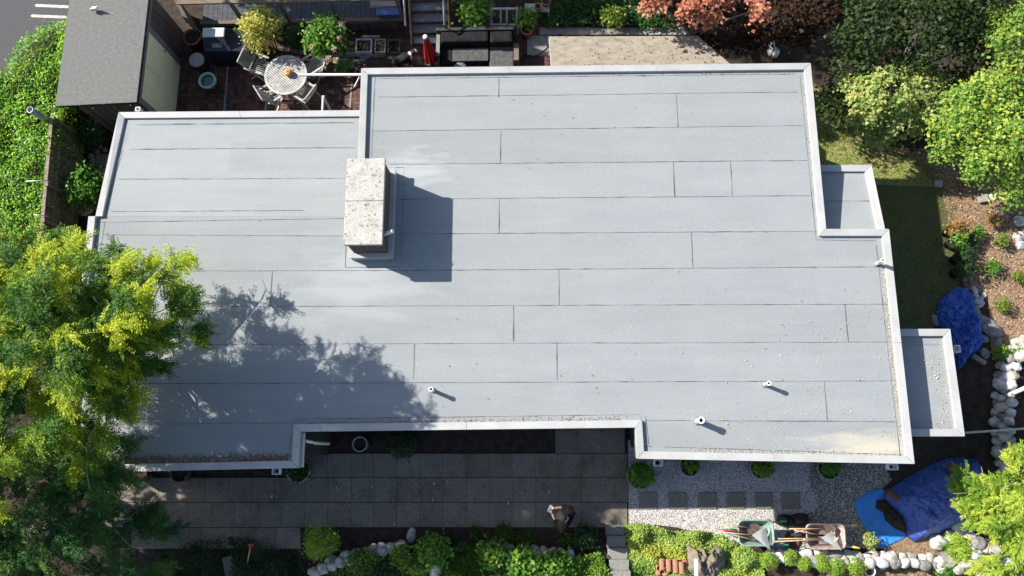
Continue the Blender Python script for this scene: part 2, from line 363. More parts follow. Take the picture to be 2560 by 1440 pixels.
# slab terrace south of the house
def slab_field(name, rows, m, gap=0.005, th=0.03):
    """rows of (y_top, y_bottom, [x edges]) in photo pixels on the ground"""
    mb = MB()
    for (ya, yb, xs) in rows:
        for xa, xb in zip(xs[:-1], xs[1:]):
            q = [P(xa, ya), P(xb, ya), P(xb, yb), P(xa, yb)]; c = sum(q, Vector())/4
            q = [p + (c-p).normalized()*gap for p in q]
            mb.prism([(p.x, p.y) for p in q], 0.004, th+random.uniform(-0.004, 0.004))
    o = mb.build(name, m); tag(o, kind='structure')
    at = o.data.attributes.new('rnd', 'FLOAT', 'FACE'); nf = len(o.data.polygons)
    at.data.foreach_set('value', np.repeat(rng.random(nf//6), 6).astype(np.float32)); return o
def slab_variation(m, lo, hi):
    t = m.node_tree; N = t.nodes; L = t.links; b = N['Principled BSDF']; src = b.inputs['Base Color'].links[0].from_socket
    at = N.new('ShaderNodeAttribute'); at.attribute_name = 'rnd'; mr = N.new('ShaderNodeMapRange'); mr.inputs[3].default_value = lo; mr.inputs[4].default_value = hi
    L.new(at.outputs['Fac'], mr.inputs[0]); sc = N.new('ShaderNodeVectorMath'); sc.operation = 'SCALE'; L.new(src, sc.inputs[0]); L.new(mr.outputs[0], sc.inputs['Scale']); L.new(sc.outputs[0], b.inputs['Base Color'])
slab_variation(MATS['slab'], 0.86, 1.12)
xsA = [1568-57.6*k for k in range(0, 15)][::-1]
slab_field('paved_path', [
    (1018, 1076, [1388, 1446, 1504, 1562]), (1076, 1133, [1388, 1446, 1504, 1562]),
    (1134, 1193, [735]+[x for x in xsA if x > 760]), (1194, 1255, [300-57, 300, 340, 398, 455, 513, 571, 629, 688]+[x+2 for x in xsA if x > 730]),
    (1256, 1318, [240, 298, 355, 413, 471, 529, 588, 646, 704]+[x for x in xsA if x > 750]),
    (1319, 1372, [330, 388, 446, 504, 562, 620, 690, 752])], MATS['slab'])
def slab_dirt(m):
    t = m.node_tree; N = t.nodes; L = t.links; b = N['Principled BSDF']; src = b.inputs['Base Color'].links[0].from_socket; geo = N.new('ShaderNodeNewGeometry')
    n = N.new('ShaderNodeTexNoise'); n.inputs['Scale'].default_value = 1.3; n.inputs['Detail'].default_value = 10; n.inputs['Roughness'].default_value = .7; L.new(geo.outputs['Position'], n.inputs['Vector'])
    r = N.new('ShaderNodeMapRange'); r.inputs[1].default_value = .48; r.inputs[2].default_value = .72; r.inputs[3].default_value = 0; r.inputs[4].default_value = .75; L.new(n.outputs[0], r.inputs[0])
    x = N.new('ShaderNodeMix'); x.data_type = 'RGBA'; L.new(r.outputs[0], x.inputs[0]); L.new(src, x.inputs[6]); x.inputs[7].default_value = lin((0.075, 0.072, 0.045)); L.new(x.outputs[2], b.inputs['Base Color'])
slab_dirt(MATS['slab'])
# gravel and stepping slabs
mat('stepper', (0.15, 0.138, 0.115), (0.26, 0.24, 0.205), 30, 0.9, 0.4, 80, spec=0.2)
GRAVEL = [(1570, 1100), (2180, 1100), (2230, 1200), (2150, 1270), (2215, 1370), (1935, 1372), (1800, 1345), (1690, 1318), (1640, 1312), (1572, 1312)]
gv = PP(GRAVEL); sheet('gravel_path', gv, 0.004, MATS['gravel'])
gd = PP([(2035, 1100), (2180, 1100), (2230, 1200), (2150, 1270), (2215, 1370), (1960, 1372), (1965, 1310), (2045, 1270), (2020, 1200)]); mat('gravel_dirt', (0.05, 0.043, 0.035), (0.30, 0.275, 0.24), 34, 0.95, 0.8, 60, detail=3); sheet('gravel_dirt', gd, 0.008, MATS['gravel_dirt'])
mat('pebble', (0.3, 0.3, 0.3), rough=0.85)
def pebbles(name, poly, n, r, m, z=0.006):
    q = scatter(poly, n); base = np.array([[1, 0, 0], [0, 1, 0], [-1, 0, 0], [0, -1, 0], [0, 0, .75]], float)
    th = rng.random(n)*6.28; s = r*(0.5+rng.random(n)); c, sn = np.cos(th), np.sin(th); ax = 0.6+0.4*rng.random(n)
    v = np.empty((n, 5, 3)); bx = base[None, :, 0]*s[:, None]; by = base[None, :, 1]*(s*ax)[:, None]
    v[:, :, 0] = q[:, 0:1] + bx*c[:, None]-by*sn[:, None]; v[:, :, 1] = q[:, 1:2] + bx*sn[:, None]+by*c[:, None]; v[:, :, 2] = z+base[None, :, 2]*s[:, None]
    f = (np.arange(n)[:, None, None]*5 + np.array([[0, 1, 4], [1, 2, 4], [2, 3, 4], [3, 0, 4]])[None]).reshape(-1, 3)
    me = bpy.data.meshes.new(name); me.vertices.add(5*n); me.loops.add(12*n); me.polygons.add(4*n)
    me.vertices.foreach_set('co', v.astype(np.float32).ravel()); me.loops.foreach_set('vertex_index', f.astype(np.int32).ravel())
    me.polygons.foreach_set('loop_start', np.arange(0, 12*n, 3, dtype=np.int32)); me.polygons.foreach_set('loop_total', np.full(4*n, 3, dtype=np.int32))
    at = me.attributes.new('rnd', 'FLOAT', 'FACE'); at.data.foreach_set('value', np.repeat(rng.random(n), 4).astype(np.float32))
    me.materials.append(m); me.update(calc_edges=True); o = bpy.data.objects.new(name, me); COL.objects.link(o); return o
MATS['pebble'] = leafmat('pebble2', [(0.12, 0.115, 0.11), (0.48, 0.45, 0.42), (0.68, 0.62, 0.57), (0.38, 0.34, 0.315)], 0.9, 0.0, 0.2)
tag(pebbles('gravel_stones', gv, 15000, 0.017, MATS['pebble']), 'loose grey and beige gravel covering the path behind the wheelbarrows', 'gravel', kind='stuff')
for i, (xa, xb) in enumerate(((1598, 1641), (1670, 1716), (1744, 1790), (1817, 1860), (1886, 1929), (1952, 1998))):
    q = PP([(xa, 1231), (xb, 1231), (xb+1, 1272), (xa+1, 1272)])
    c = sum(q, Vector())/4; mb = MB(); mb.prism([(p.x, p.y) for p in q], 0.006, 0.045)
    o = mb.top('stepping_stone', MATS['stepper'], (c.x, c.y, 0), 0.006)
    tag(o, ['square grey stepping slab in gravel closest to the slab terrace', 'square stepping slab with a yellow leaf fleck, second from the terrace',
            'square stepping slab in the gravel, third from the terrace', 'square stepping slab in the gravel, third from the wheelbarrow end',
            'square stepping slab in the gravel, next to last before the wheelbarrows', 'last square stepping slab of the gravel row, nearest the dark sacks'][i], 'stepping stone', 'stepping slabs in the gravel')
# garden ground
lawn_poly = PP([(2030, 205), (2120, 260), (2230, 370), (2330, 415), (2392, 520), (2402, 700), (2360, 790), (2300, 850), (2230, 850), (2000, 500)])
sheet('lawn', lawn_poly, 0.004, MATS['lawn_base'])
dry_sunlit_poly = PP([(2030, 215), (2120, 262), (2230, 372), (2330, 415), (2376, 468), (2190, 462), (2040, 440)])  # sunlit part of the lawn: drier grass, with sunlight put into its lighter colour
sheet('dry_sunlit_lawn', dry_sunlit_poly, 0.007, MATS['dry_sunlit_lawn'])
mulch_poly = PP([(2180, 372), (2330, 372), (2700, 380), (2700, 900), (2480, 900), (2470, 740), (2410, 720), (2372, 560), (2352, 470), (2270, 400)])
sheet('mulch_bed', mulch_poly, 0.008, MATS['mulch'])
south_poly = PP([(2060, 1390), (2700, 1352), (2700, 1600), (2000, 1600)])
sheet('south_bed', south_poly, 0.010, MATS['mulch'])
sheet('dirt_strip', PP([(2205, 1330), (2350, 1310), (2480, 1352), (2430, 1385), (2210, 1385)]), 0.012, MATS['mulch'])
MATS['grass'] = leafmat('grass', [(0.05, 0.10, 0.015), (0.10, 0.18, 0.03), (0.17, 0.22, 0.04), (0.26, 0.22, 0.09)], 0.6, 0.4, 0.2, 1.15)
def grass(name, poly, n, size, m, z=0.01, lean=0.7, label=None, w=0.16, cat='grass', kind='stuff'):
    q = scatter(poly, n); p = np.column_stack([q, np.full(n, z)])
    A = rng.normal(size=(n, 3))*lean; A[:, 2] = 0.55+0.5*rng.random(n); B = rng.normal(size=(n, 3)); s = size*(0.5+rng.random(n))
    return tag(quads(p, A, B, s, s*w, rng.random(n), name, m), label, cat, kind=kind)
grass('dry_or_sunlit_grass', dry_sunlit_poly, 7000, 0.06, leafmat('dry_sunlit_blade', [(0.10, 0.22, 0.025), (0.20, 0.34, 0.04), (0.40, 0.40, 0.10), (0.55, 0.42, 0.22)], .6, .45, .2, 1.3), .012, .9, 'sunlit yellow green grass with bare patches north of the small bay')
grass('lawn_grass', lawn_poly, 22000, 0.055, MATS['grass'], label='short patchy green and straw grass east of the house')
chipm = leafmat('chip', [(0.09, 0.052, 0.03), (0.23, 0.14, 0.085), (0.38, 0.26, 0.165), (0.50, 0.38, 0.26)], 0.9, 0.0, 0.2)
def chips(name, poly, n, size, label, z=0.012, m=None):
    q = scatter(poly, n); p = np.column_stack([q, np.full(n, z)]); A = rng.normal(size=(n, 3)); A[:, 2] *= 0.25; A[:, 2] = np.abs(A[:, 2]); B = rng.normal(size=(n, 3)); B[:, 2] *= 0.3
    s = size*(0.5+rng.random(n)); return tag(quads(p, A, B, s, s*0.45, rng.random(n), name, m or chipm), label, 'wood chips', kind='stuff')
chips('wood_chips', mulch_poly, 9000, 0.055, 'brown bark mulch spread over the east garden bed')
chips('wood_chips', south_poly, 6000, 0.055, 'brown bark mulch behind the white boulders at lower right', 0.014)
# ================================================================ HOUSE
ZR, ZC = 3.442, 3.53
house = thing('house', 'flat roofed house with a grey membrane roof and pale metal coping', 'house', (0, 4.5, 0))
def rnorm(d): return Vector((d.y, -d.x, 0)).normalized()
CW = 0.158
def coping(pts, closed=False, parent=house, w=CW, h=0.17, gap=0.004, inner=True):
    n = len(pts); ne = n if closed else n-1; inn = []
    for i in range(n):
        p = pts[i]; e0 = (pts[i]-pts[i-1]) if (closed or i > 0) else None; e1 = (pts[(i+1) % n]-pts[i]) if (closed or i < n-1) else None
        if e0 is None: q = p + rnorm(e1)*w
        elif e1 is None: q = p + rnorm(e0)*w
        else:
            n0, n1 = rnorm(e0), rnorm(e1); m_ = (n0+n1); m_ = m_/(m_.length_squared/2) if m_.length > 1e-3 else n0; q = p + m_*w
        inn.append(q)
    for i in range(ne):
        j = (i+1) % n; a, b, c, d = pts[i], pts[j], inn[j], inn[i]; u = (b-a); u.z = 0; u = u.normalized()*gap
        pa, pb, pc, pd = a+u, b-u, c-u, d+u; k = max(1, round((b-a).length/3.05))
        for s in range(k):
            t0, t1 = s/k, (s+1)/k; g0 = u*.5 if s else u*0; g1 = u*.5 if s < k-1 else u*0; jz = Vector((0, 0, random.uniform(-.002, .002)))
            q = [pa.lerp(pb, t0)+g0+jz, pa.lerp(pb, t1)-g1+jz, pd.lerp(pc, t1)-g1+jz, pd.lerp(pc, t0)+g0+jz]
            mb = MB(); mb.prism([(p.x, p.y) for p in q], [p.z-h for p in q], [q[0].z, q[1].z, q[2].z-0.012, q[3].z-0.012])
            mb.build('coping', MATS['coping'], parent, 0.006)
    return inn
A_, B_, C_, D_, E_ = [P(x, y, ZC) for x, y in ((903, 170), (2027, 157), (2066, 572), (2223, 572), (2287, 1160))]
F_, G_, H_, I_, J_, K_ = [P(x, y, ZC) for x, y in ((1593, 1147), (1588, 1069), (750, 1079), (746, 1170), (153, 1183), (221, 540))]
A2 = P(889, 560, ZC)
main_in = coping([A2, A_, B_, C_, D_, E_, F_, G_, H_, I_, J_, K_])
ZWN = 2.95
wing_hi, wing_nw, wing_ne = P(238, 541, ZC), P(296, 280, ZWN), P(900, 275, ZWN)
wing_in = coping([wing_hi, wing_nw, wing_ne])
def poly_part(name, pts, m, parent=house, z=None):
    mb = MB(); mb.add([(p.x, p.y, p.z if z is None else z) for p in pts], [tuple(range(len(pts)))]); o = mb.build(name, m, parent)
    if o.data.polygons[0].normal.z < 0: o.data.flip_normals()
    return o
def mid(a, b, t=0.5): return a+(b-a)*t
E0 = P(889, 541, ZR); W0 = P(229, 541, ZR)
ring = [mid(A_, main_in[1], .5), mid(B_, main_in[2], .5), mid(C_, main_in[3], .5), mid(D_, main_in[4], .5), mid(E_, main_in[5], .5), mid(F_, main_in[6], .5), mid(G_, main_in[7], .5), mid(H_, main_in[8], .5), mid(I_, main_in[9], .5), mid(J_, main_in[10], .5), W0, E0]
poly_part('roof_membrane', ring, MATS['membrane'], z=ZR)
lo = ZWN-0.09
wa, wb = mid(wing_nw, wing_in[1]), mid(wing_ne, wing_in[2]); wb = Vector((A_.x+0.05, wb.y, wb.z))
poly_part('roof_membrane', [Vector((wing_hi.x+0.08, W0.y, ZR)), Vector((wa.x, wa.y, lo)), Vector((wb.x, wb.y, lo)), Vector((E0.x+0.06, E0.y, ZR))], MATS['membrane'])
# bays on the east side
b1 = [P(2040, 412, 2.98), P(2179, 412, 2.98), P(2214, 578, 3.28)]
bi1 = coping(b1)
poly_part('roof_membrane', [Vector((b1[0].x-0.2, mid(b1[0], bi1[0]).y, 2.89)), Vector((mid(b1[1], bi1[1]).x, mid(b1[1], bi1[1]).y, 2.89)), Vector((mid(b1[2], bi1[2]).x, C_.y-0.06, 3.19)), Vector((C_.x-0.2, C_.y-0.06, 3.19))], MATS['membrane'])
b2 = [P(2240, 822, 3.03), P(2376, 822, 3.03), P(2413, 1091, 3.03), P(2262, 1091, 3.03)]
bi2 = coping(b2)
poly_part('roof_membrane', [mid(b2[i], bi2[i]) for i in range(4)], MATS['membrane'], z=2.93)
# walls below the roof
def wall(pts, z0, z1, inset, name='wall', m=None):
    n = len(pts); cx = sum((p.x for p in pts))/n; mb = MB()
    q = []
    for i in range(n):
        e0, e1 = pts[i]-pts[i-1], pts[(i+1) % n]-pts[i]; n0, n1 = rnorm(e0), rnorm(e1); m_ = n0+n1; m_ = m_/(m_.length_squared/2) if m_.length > 1e-3 else n0
        q.append(pts[i]+m_*inset)
    zt = z1 if isinstance(z1, list) else [z1]*n
    mb.prism([(p.x, p.y) for p in q], z0, zt); return mb.build(name, m or MATS['house_wall'], house)
mainpoly = [A_, B_, C_, D_, E_, F_, G_, H_, I_, J_, K_, Vector((A2.x, K_.y, ZC))]
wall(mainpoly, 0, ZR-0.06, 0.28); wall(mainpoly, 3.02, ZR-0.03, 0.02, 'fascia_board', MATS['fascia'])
wing_poly = [wing_hi, wing_nw, Vector((A_.x+0.3, wing_ne.y, ZWN)), Vector((A_.x+0.3, wing_hi.y, ZC))]
wall(wing_poly, 0, [ZR-0.1, lo-0.06, lo-0.06, ZR-0.1], 0.25)
wall([b1[0], b1[1], Vector((b1[2].x, C_.y, 3)), Vector((C_.x-.5, C_.y, 3))], 0, 2.80, 0.12); wall(b2, 0, 2.86, 0.12)
mbw = MB(); mbw.prism([(A_.x+0.05, A_.y-0.02), (A_.x+0.13, A_.y-0.02), (A2.x+0.13, A2.y), (A2.x+0.05, A2.y)], 2.7, ZC-0.02); mbw.build('upstand', MATS['fascia'], house)
# seams of the roofing rolls
def seam_line(mb, a, b, w=0.0115, z=0.004, wob=0.004):
    L = (b-a).length; n = max(2, int(L/0.25)); d = (b-a).normalized(); s = rnorm(d); vs = []
    for i in range(n+1):
        p = a+(b-a)*(i/n) + s*random.uniform(-wob, wob); ww = w*random.choice((0.35, 0.6, 0.8, 1.0, 1.15, 1.7))
        vs += [p+s*ww/2+Vector((0, 0, z)), p-s*ww/2+Vector((0, 0, z))]
    mb.add(vs, [(2*i, 2*i+1, 2*i+3, 2*i+2) for i in range(n)])
sm = MB()
for a, b in (((945, 243), (1992, 230)), ((918, 328), (2008, 314)), ((972, 411), (2017, 401)), ((1000, 498), (2024, 489)), ((990, 585), (2040, 578)), ((258, 587), (862, 590)), ((246, 678), (1020, 676)), ((1020, 676), (2200, 667)),
             ((240, 768), (2232, 760)), ((235, 862), (2228, 855)), ((225, 960), (2240, 952)), ((215, 1062), (734, 1057)), ((1612, 1051), (2238, 1054)), ((945, 197), (1985, 185)), ((738, 1048), (1600, 1036)),
             ((1608, 1116), (1630, 1116)), ((1660, 1117), (2255, 1137)), ((250, 1150), (735, 1140)), ((860, 546), (240, 556))):
    seam_line(sm, P(*a, ZR), P(*b, ZR))
for x, ya, yb in ((1247, 197, 243), (1691, 236, 318), (1252, 328, 410), (1683, 405, 491), (1826, 402, 489), (1248, 498, 584), (1728, 581, 668), (1397, 674, 763), (1284, 764, 854), (2112, 760, 855), (1036, 860, 950), (1392, 856, 950), (681, 677, 767), (2060, 953, 1050)):
    a = P(x, ya, ZR); seam_line(sm, a, Vector((a.x, P(x, yb, ZR).y, ZR)), 0.016)
for a, b in (((2000, 190), (2040, 600)), ((2190, 612), (2250, 1140)), ((938, 192), (928, 400)), ((262, 556), (178, 1150)), ((736, 1050), (722, 1140)), ((1614, 1040), (1622, 1112)), ((2040, 600), (2190, 602))):
    seam_line(sm, P(*a, ZR), P(*b, ZR), 0.010)
for k in range(12): a = P(1000+86*k, 186-k, ZR); seam_line(sm, a, a+Vector((0, -0.09, 0)), 0.008)
for k in range(9): a = P(818+98*k, 1047-k, ZR); seam_line(sm, a, a+Vector((0, -0.12, 0)), 0.008)
for k in range(6): a = P(1765+90*k, 1120+3*k, ZR); seam_line(sm, a, a+Vector((0, -0.12, 0)), 0.008)
sm.build('roof_seams', MATS['seam'], house)
sm = MB()
def PW(x, y): t = (y-280)/(541-280); return P(x, y, lo+(ZR-lo)*t)
for a, b in (((322, 373), (888, 369)), ((297, 448), (868, 446)), ((278, 529), (760, 526)), ((340, 311), (885, 306)), ((322, 314), (262, 530))):
    seam_line(sm, PW(*a), PW(*b), 0.011, 0.008)
sm.build('roof_seams', MATS['seam'], house); sm = MB()
for a, b in (((2063, 504), (2170, 504)),): seam_line(sm, P(*a, 3.0), P(*b, 3.0), 0.008, 0.06)
sm.build('roof_seams', MATS['seam'], house); sm = MB()
for a, b in (((2268, 862), (2352, 862)),): seam_line(sm, P(*a, 2.93), P(*b, 2.93), 0.009)
sm.build('roof_seams', MATS['seam'], house)
# chimney
def chimney():
    zt = 4.55; q = PP([(868, 395), (966, 395), (952, 612), (858, 612)], zt)
    cx = sum(p.x for p in q)/4; cy = sum(p.y for p in q)/4; hx = ((q[1].x-q[0].x)+(q[2].x-q[3].x))/4; hy = ((q[0].y-q[3].y)+(q[1].y-q[2].y))/4
    st = MB(); st.box((cx, cy, 3.9), (hx*2-0.1, hy*2-0.1, 1.06)); stack = st.build('chimney', MATS['mortar'], house)
    br = MB(); n = 14
    for k in range(n):
        z = 3.42+k*0.073
        for sx in (-1, 1):
            y = cy-hy+0.05-(0.11 if k % 2 else 0)
            while y < cy+hy-0.06:
                l0, l1 = max(y, cy-hy+0.045), min(y+0.21, cy+hy-0.045)
                if l1-l0 > 0.03: br.box((cx+sx*(hx-0.045), (l0+l1)/2, z+0.03), (0.03, l1-l0-0.012, 0.06))
                y += 0.22
        for sy in (-1, 1):
            x = cx-hx+0.05-(0.11 if k % 2 else 0)
            while x < cx+hx-0.06:
                l0, l1 = max(x, cx-hx+0.045), min(x+0.21, cx+hx-0.045)
                if l1-l0 > 0.03: br.box(((l0+l1)/2, cy+sy*(hy-0.045), z+0.03), (l1-l0-0.012, 0.03, 0.06))
                x += 0.22
    br.build('brickwork', MATS['brick_dark'], stack)
    cp = MB(); g = 0.006
    cp.box((cx, cy+hy/2, zt-0.05), (hx*2, hy-g, 0.10)); cp.box((cx, cy-hy/2, zt-0.05), (hx*2, hy-g, 0.10)); cp.box((cx, cy, zt-0.07), (hx*2-.06, 0.05, 0.06))
    cp.build('cap_slab', MATS['chimney_cap'], stack, 0.012)
    cu = MB(); o_ = 0.06
    for (x0, x1, y0, y1) in ((cx-hx-o_, cx-hx, cy-hy-o_, cy+hy+o_), (cx+hx, cx+hx+o_, cy-hy-o_, cy+hy+o_), (cx-hx, cx+hx, cy-hy-o_, cy-hy), (cx-hx, cx+hx, cy+hy, cy+hy+o_)):
        cu.box(((x0+x1)/2, (y0+y1)/2, 3.56), (x1-x0, y1-y0, 0.30)); 
    cu.build('flashing', MATS['curb_metal'], stack, 0.01)
    cu = MB(); w2 = 0.03; o2 = 0.085
    for (x0, x1, y0, y1) in ((cx-hx-o2, cx-hx+.035, cy-hy-o2, cy+hy+o2), (cx+hx-.035, cx+hx+o2, cy-hy-o2, cy+hy+o2), (cx-hx+.035, cx+hx-.035, cy-hy-o2, cy-hy+.035), (cx-hx+.035, cx+hx-.035, cy+hy-.035, cy+hy+o2)):
        cu.box(((x0+x1)/2, (y0+y1)/2, 3.735), (x1-x0, y1-y0, 0.035))
    cu.build('flashing', MATS['coping'], stack, 0.006)
    a = Vector((cx+hx-0.06, cy-hy*0.70, 4.28)); b = a+Vector((0.24, 0.05, 0.10))
    tb = MB(); tb.tube([a, b], 0.04, 12); tb.tube([b-(b-a)*0.05, b+(b-a)*0.05], 0.047, 12); tb.build('vent_pipe', MATS['white_plastic'], stack)
    # cant strip of membrane round the foot, with its own seam
    fs = MB()
    x0, x1, y0, y1 = cx-hx-0.22, cx+hx+0.22, cy-hy-0.22, cy+hy+0.2
    pts = [Vector((x0, y0, ZR)), Vector((x1, y0, ZR)), Vector((x1, y1, ZR)), Vector((x0, y1, ZR))]
    for i in range(4): seam_line(fs, pts[i], pts[(i+1) % 4], 0.011, 0.004)
    fs.build('flashing_seam', MATS['seam'], stack)
chimney()
# vent pipes, rain heads, downpipe
for (x, y, hgt, r, lean) in ((1083, 976.5, 0.36, 0.045, (0, 0)), (1911.5, 962, 0.36, 0.045, (0, 0)), (1744, 1053, 0.42, 0.066, (0, 0)), (2191, 660, 0.36, 0.045, (0, 0))):
    p = P(x, y, ZR); mb = MB(); top = p+Vector((lean[0], lean[1], hgt))
    mb.lathe(p, [(r*0.95, 0), (r*0.95, hgt-0.05), (r*1.12, hgt-0.05), (r*1.12, hgt), (r*0.68, hgt), (r*0.66, hgt-0.14)], 20); o = mb.build('vent_pipe', MATS['white_plastic'], house)
    mb = MB(); mb.disc(p, r*0.68, 16, hgt-0.12); mb.build('pipe_opening', MATS['dark_hole'], o)
    mb = MB(); mb.lathe(p, [(r*1.45, 0.004), (r*1.3, 0.012), (r*1.05, 0.03), (r*0.9, 0.04)], 20); mb.build('pipe_flashing', MATS['lead'], o)
for (x, y, s, hole) in ((692, 1178, (0.15, 0.13), 1), (1645, 1157, (0.17, 0.13), 1), (2230, 1167, (0.19, 0.12), 0), (2389, 873, (0.12, 0.15), 0), (348, 276, (0.11, 0.1), 0)):
    p = P(x, y, 3.1 if y > 900 else 2.7); mb = MB(); w, d = s; t = 0.014; hh = 0.16
    for (cx, cy, sx, sy) in ((-w/2, 0, t, d), (w/2, 0, t, d), (0, -d/2, w+t, t), (0, d/2, w+t, t)): mb.box(p+Vector((cx, cy, 0)), (sx, sy, hh))
    mb.box(p+Vector((0, 0, -hh/2+0.015)), (w, d, 0.02)); o = mb.build('rain_head', MATS['white_plastic'], house)
    mb = MB(); mb.disc(p, 0.045 if hole else 0.03, 16, -hh/2+0.03); mb.build('outlet_hole', MATS['dark_hole'], o)
g0 = P(757, 1082, 3.2); g1 = P(753, 1168, 3.2); mb = MB(); mb.bar(g0, g1, 0.085, 0.10); gut = mb.build('gutter', MATS['white_paint'], house, 0.008)
p0 = P(762, 1102, 3.1); p1 = P(790, 1107, 2.6); mb = MB(); mb.tube([p0, p1, Vector((p1.x, p1.y, 2.5)), Vector((p1.x, p1.y, 1.5)), Vector((p1.x-0.05, p1.y, 1.42)), Vector((p1.x-0.6, p1.y, 1.40))], 0.035, 10); mb.build('downpipe', MATS['white_plastic'], house)
# ================================================================ NORTH SIDE
mat('shed_roof', (0.115, 0.115, 0.107), (0.185, 0.183, 0.172), 12, 0.95, 0.5, 160, detail=12, ramp=(0.25, 0.75))
mat('shed_trim', (0.022, 0.022, 0.026), rough=0.6)
mat('shed_board', (0.065, 0.052, 0.043), (0.12, 0.097, 0.08), 5, 0.85, 0.3, stretch=(1, 1, 0.15))
mat('shed_grey', (0.16, 0.15, 0.135), (0.23, 0.215, 0.195), 4, 0.8)
mat('panel_cream', (0.86, 0.77, 0.46), (0.90, 0.83, 0.54), 2, 0.6)
mat('fence_wood', (0.15, 0.118, 0.085), (0.30, 0.25, 0.185), 4, 0.9, 0.4, stretch=(3, 3, 0.4))
mat('deck_wood', (0.04, 0.043, 0.05), (0.085, 0.09, 0.10), 5, 0.9, 0.3, stretch=(1, 6, 1))
mat('beam_wood', (0.11, 0.085, 0.06), (0.20, 0.155, 0.115), 4, 0.9, 0.3, stretch=(0.5, 4, 4))
mat('orange_wood', (0.27, 0.15, 0.065), (0.38, 0.22, 0.10), 4, 0.8, 0.2, stretch=(3, 0.4, 3))
mat('grey_wood', (0.30, 0.29, 0.265), (0.48, 0.465, 0.43), 6, 0.85, 0.3, stretch=(1, 1, 1))
mat('silver_teak', (0.30, 0.29, 0.275), (0.50, 0.49, 0.47), 7, 0.8, 0.2)
mat('metal_grey', (0.32, 0.33, 0.34), (0.42, 0.43, 0.44), 6, 0.4, metal=0.6)
mat('rail_metal', (0.62, 0.64, 0.68), rough=0.35, metal=0.3)
mat('bird_white', (0.70, 0.70, 0.70), rough=0.8); mat('bird_dark', (0.07, 0.07, 0.08), rough=0.8); mat('bird_leg', (0.35, 0.16, 0.08), rough=0.7)
mat('terracotta', (0.30, 0.125, 0.075), (0.44, 0.21, 0.13), 7, 0.85, 0.2)
mat('maroon_glaze', (0.17, 0.045, 0.045), (0.24, 0.07, 0.065), 6, 0.35)
mat('green_glaze', (0.22, 0.42, 0.37), (0.30, 0.50, 0.44), 6, 0.25); mat('green_water', (0.01, 0.075, 0.065), rough=0.1)
mat('pot_yellow', (0.20, 0.14, 0.05), (0.28, 0.20, 0.08), 8, 0.5)
mat('bin_lid', (0.33, 0.285, 0.265), (0.40, 0.345, 0.32), 12, 0.9); mat('bin_body', (0.03, 0.028, 0.028), rough=0.7)
mat('cover_black', (0.010, 0.012, 0.022), (0.018, 0.022, 0.036), 6, 0.55, 0.4, 9); mat('cover_navy', (0.016, 0.023, 0.055), (0.024, 0.033, 0.072), 5, 0.5, 0.3, 8); mat('cover_grey', (0.40, 0.44, 0.43), (0.46, 0.50, 0.49), 4, 0.55, 0.3, 8)
mat('logo_white', (0.75, 0.82, 0.9), rough=0.5)
mat('pumpkin', (0.46, 0.235, 0.03), (0.55, 0.31, 0.05), 5, 0.5); mat('stalk', (0.16, 0.11, 0.04), rough=0.9)
mat('cushion', (0.012, 0.012, 0.013), (0.022, 0.022, 0.023), 6, 0.95, 0.8, 7, spec=.15); mat('cushion_grey', (0.07, 0.069, 0.065), (0.105, 0.103, 0.097), 9, 0.95, 0.9, 16, spec=.15)
mat('wicker', (0.020, 0.019, 0.020), (0.035, 0.033, 0.034), 30, 0.6, 0.5, 60); mat('wicker_sunlit', (0.33, 0.32, 0.28), (0.42, 0.41, 0.36), 20, 0.7)
mat('red_cloth', (0.33, 0.012, 0.015), (0.44, 0.022, 0.024), 7, 0.75, 0.3, 10)
mat('red_plastic', (0.42, 0.02, 0.03), rough=0.5)
mat('tan_roof', (0.20, 0.17, 0.125), (0.37, 0.325, 0.26), 7, 0.95, 0.3, 60, detail=12, stretch=(0.6, 1.6, 1), ramp=(0.25, 0.75))
mat('cardboard', (0.27, 0.215, 0.16), (0.33, 0.27, 0.205), 3, 0.9); mat('tub_blue', (0.06, 0.10, 0.24), rough=0.4)
mat('stone_grey', (0.13, 0.125, 0.12), (0.27, 0.26, 0.245), 6, 0.9, 0.5, 25); mat('stone_white', (0.28, 0.255, 0.225), (0.60, 0.585, 0.56), 5, 0.9, 0.5, 25, c3=(0.50, 0.485, 0.46)); mat('stone_warm', (0.25, 0.21, 0.15), (0.52, 0.49, 0.43), 5, 0.9, 0.5, 25)
mat('black_metal', (0.02, 0.02, 0.022), rough=0.5); mat('hose', (0.015, 0.016, 0.017), rough=0.5)
# --- shed
ZS = 2.25
a, b = P(138, 265, ZS), P(341, 255, ZS); c = P(374, -30, ZS); d = P(178, -30, ZS); nrt = (c-b).normalized()
c = b+nrt*(c-b).length; d = a+(d-a)
shed = thing('shed', 'garden shed with flat grey felt roof and pale yellow side doors', 'shed', ((a.x+b.x)/2, (a.y+c.y)/2, 0))
mb = MB(); mb.prism([(p.x, p.y) for p in (a, b, c, d)], ZS-0.03, ZS); mb.build('roof', MATS['shed_roof'], shed)
ins = 0.02; mb = MB()
pl = [a+Vector((ins, ins, 0)), b+Vector((-ins, ins, 0)), c+Vector((-ins, 0, 0)), d+Vector((ins, 0, 0))]
mb.prism([(p.x, p.y) for p in pl], ZS-0.15, ZS-0.031); mb.build('roof_edge', MATS['shed_trim'], shed)
we = [Vector((a.x+0.42, a.y+0.12, 0)), Vector((b.x-0.10, b.y+0.12, 0)), Vector((c.x-0.10, c.y, 0)), Vector((d.x+0.42, d.y, 0))]
mb = MB(); mb.prism([(p.x, p.y) for p in we], 0, ZS-0.15); mb.build('wall', MATS['shed_trim'], shed)
mb = MB(); s0, s1 = we[0], we[1]; n = 8
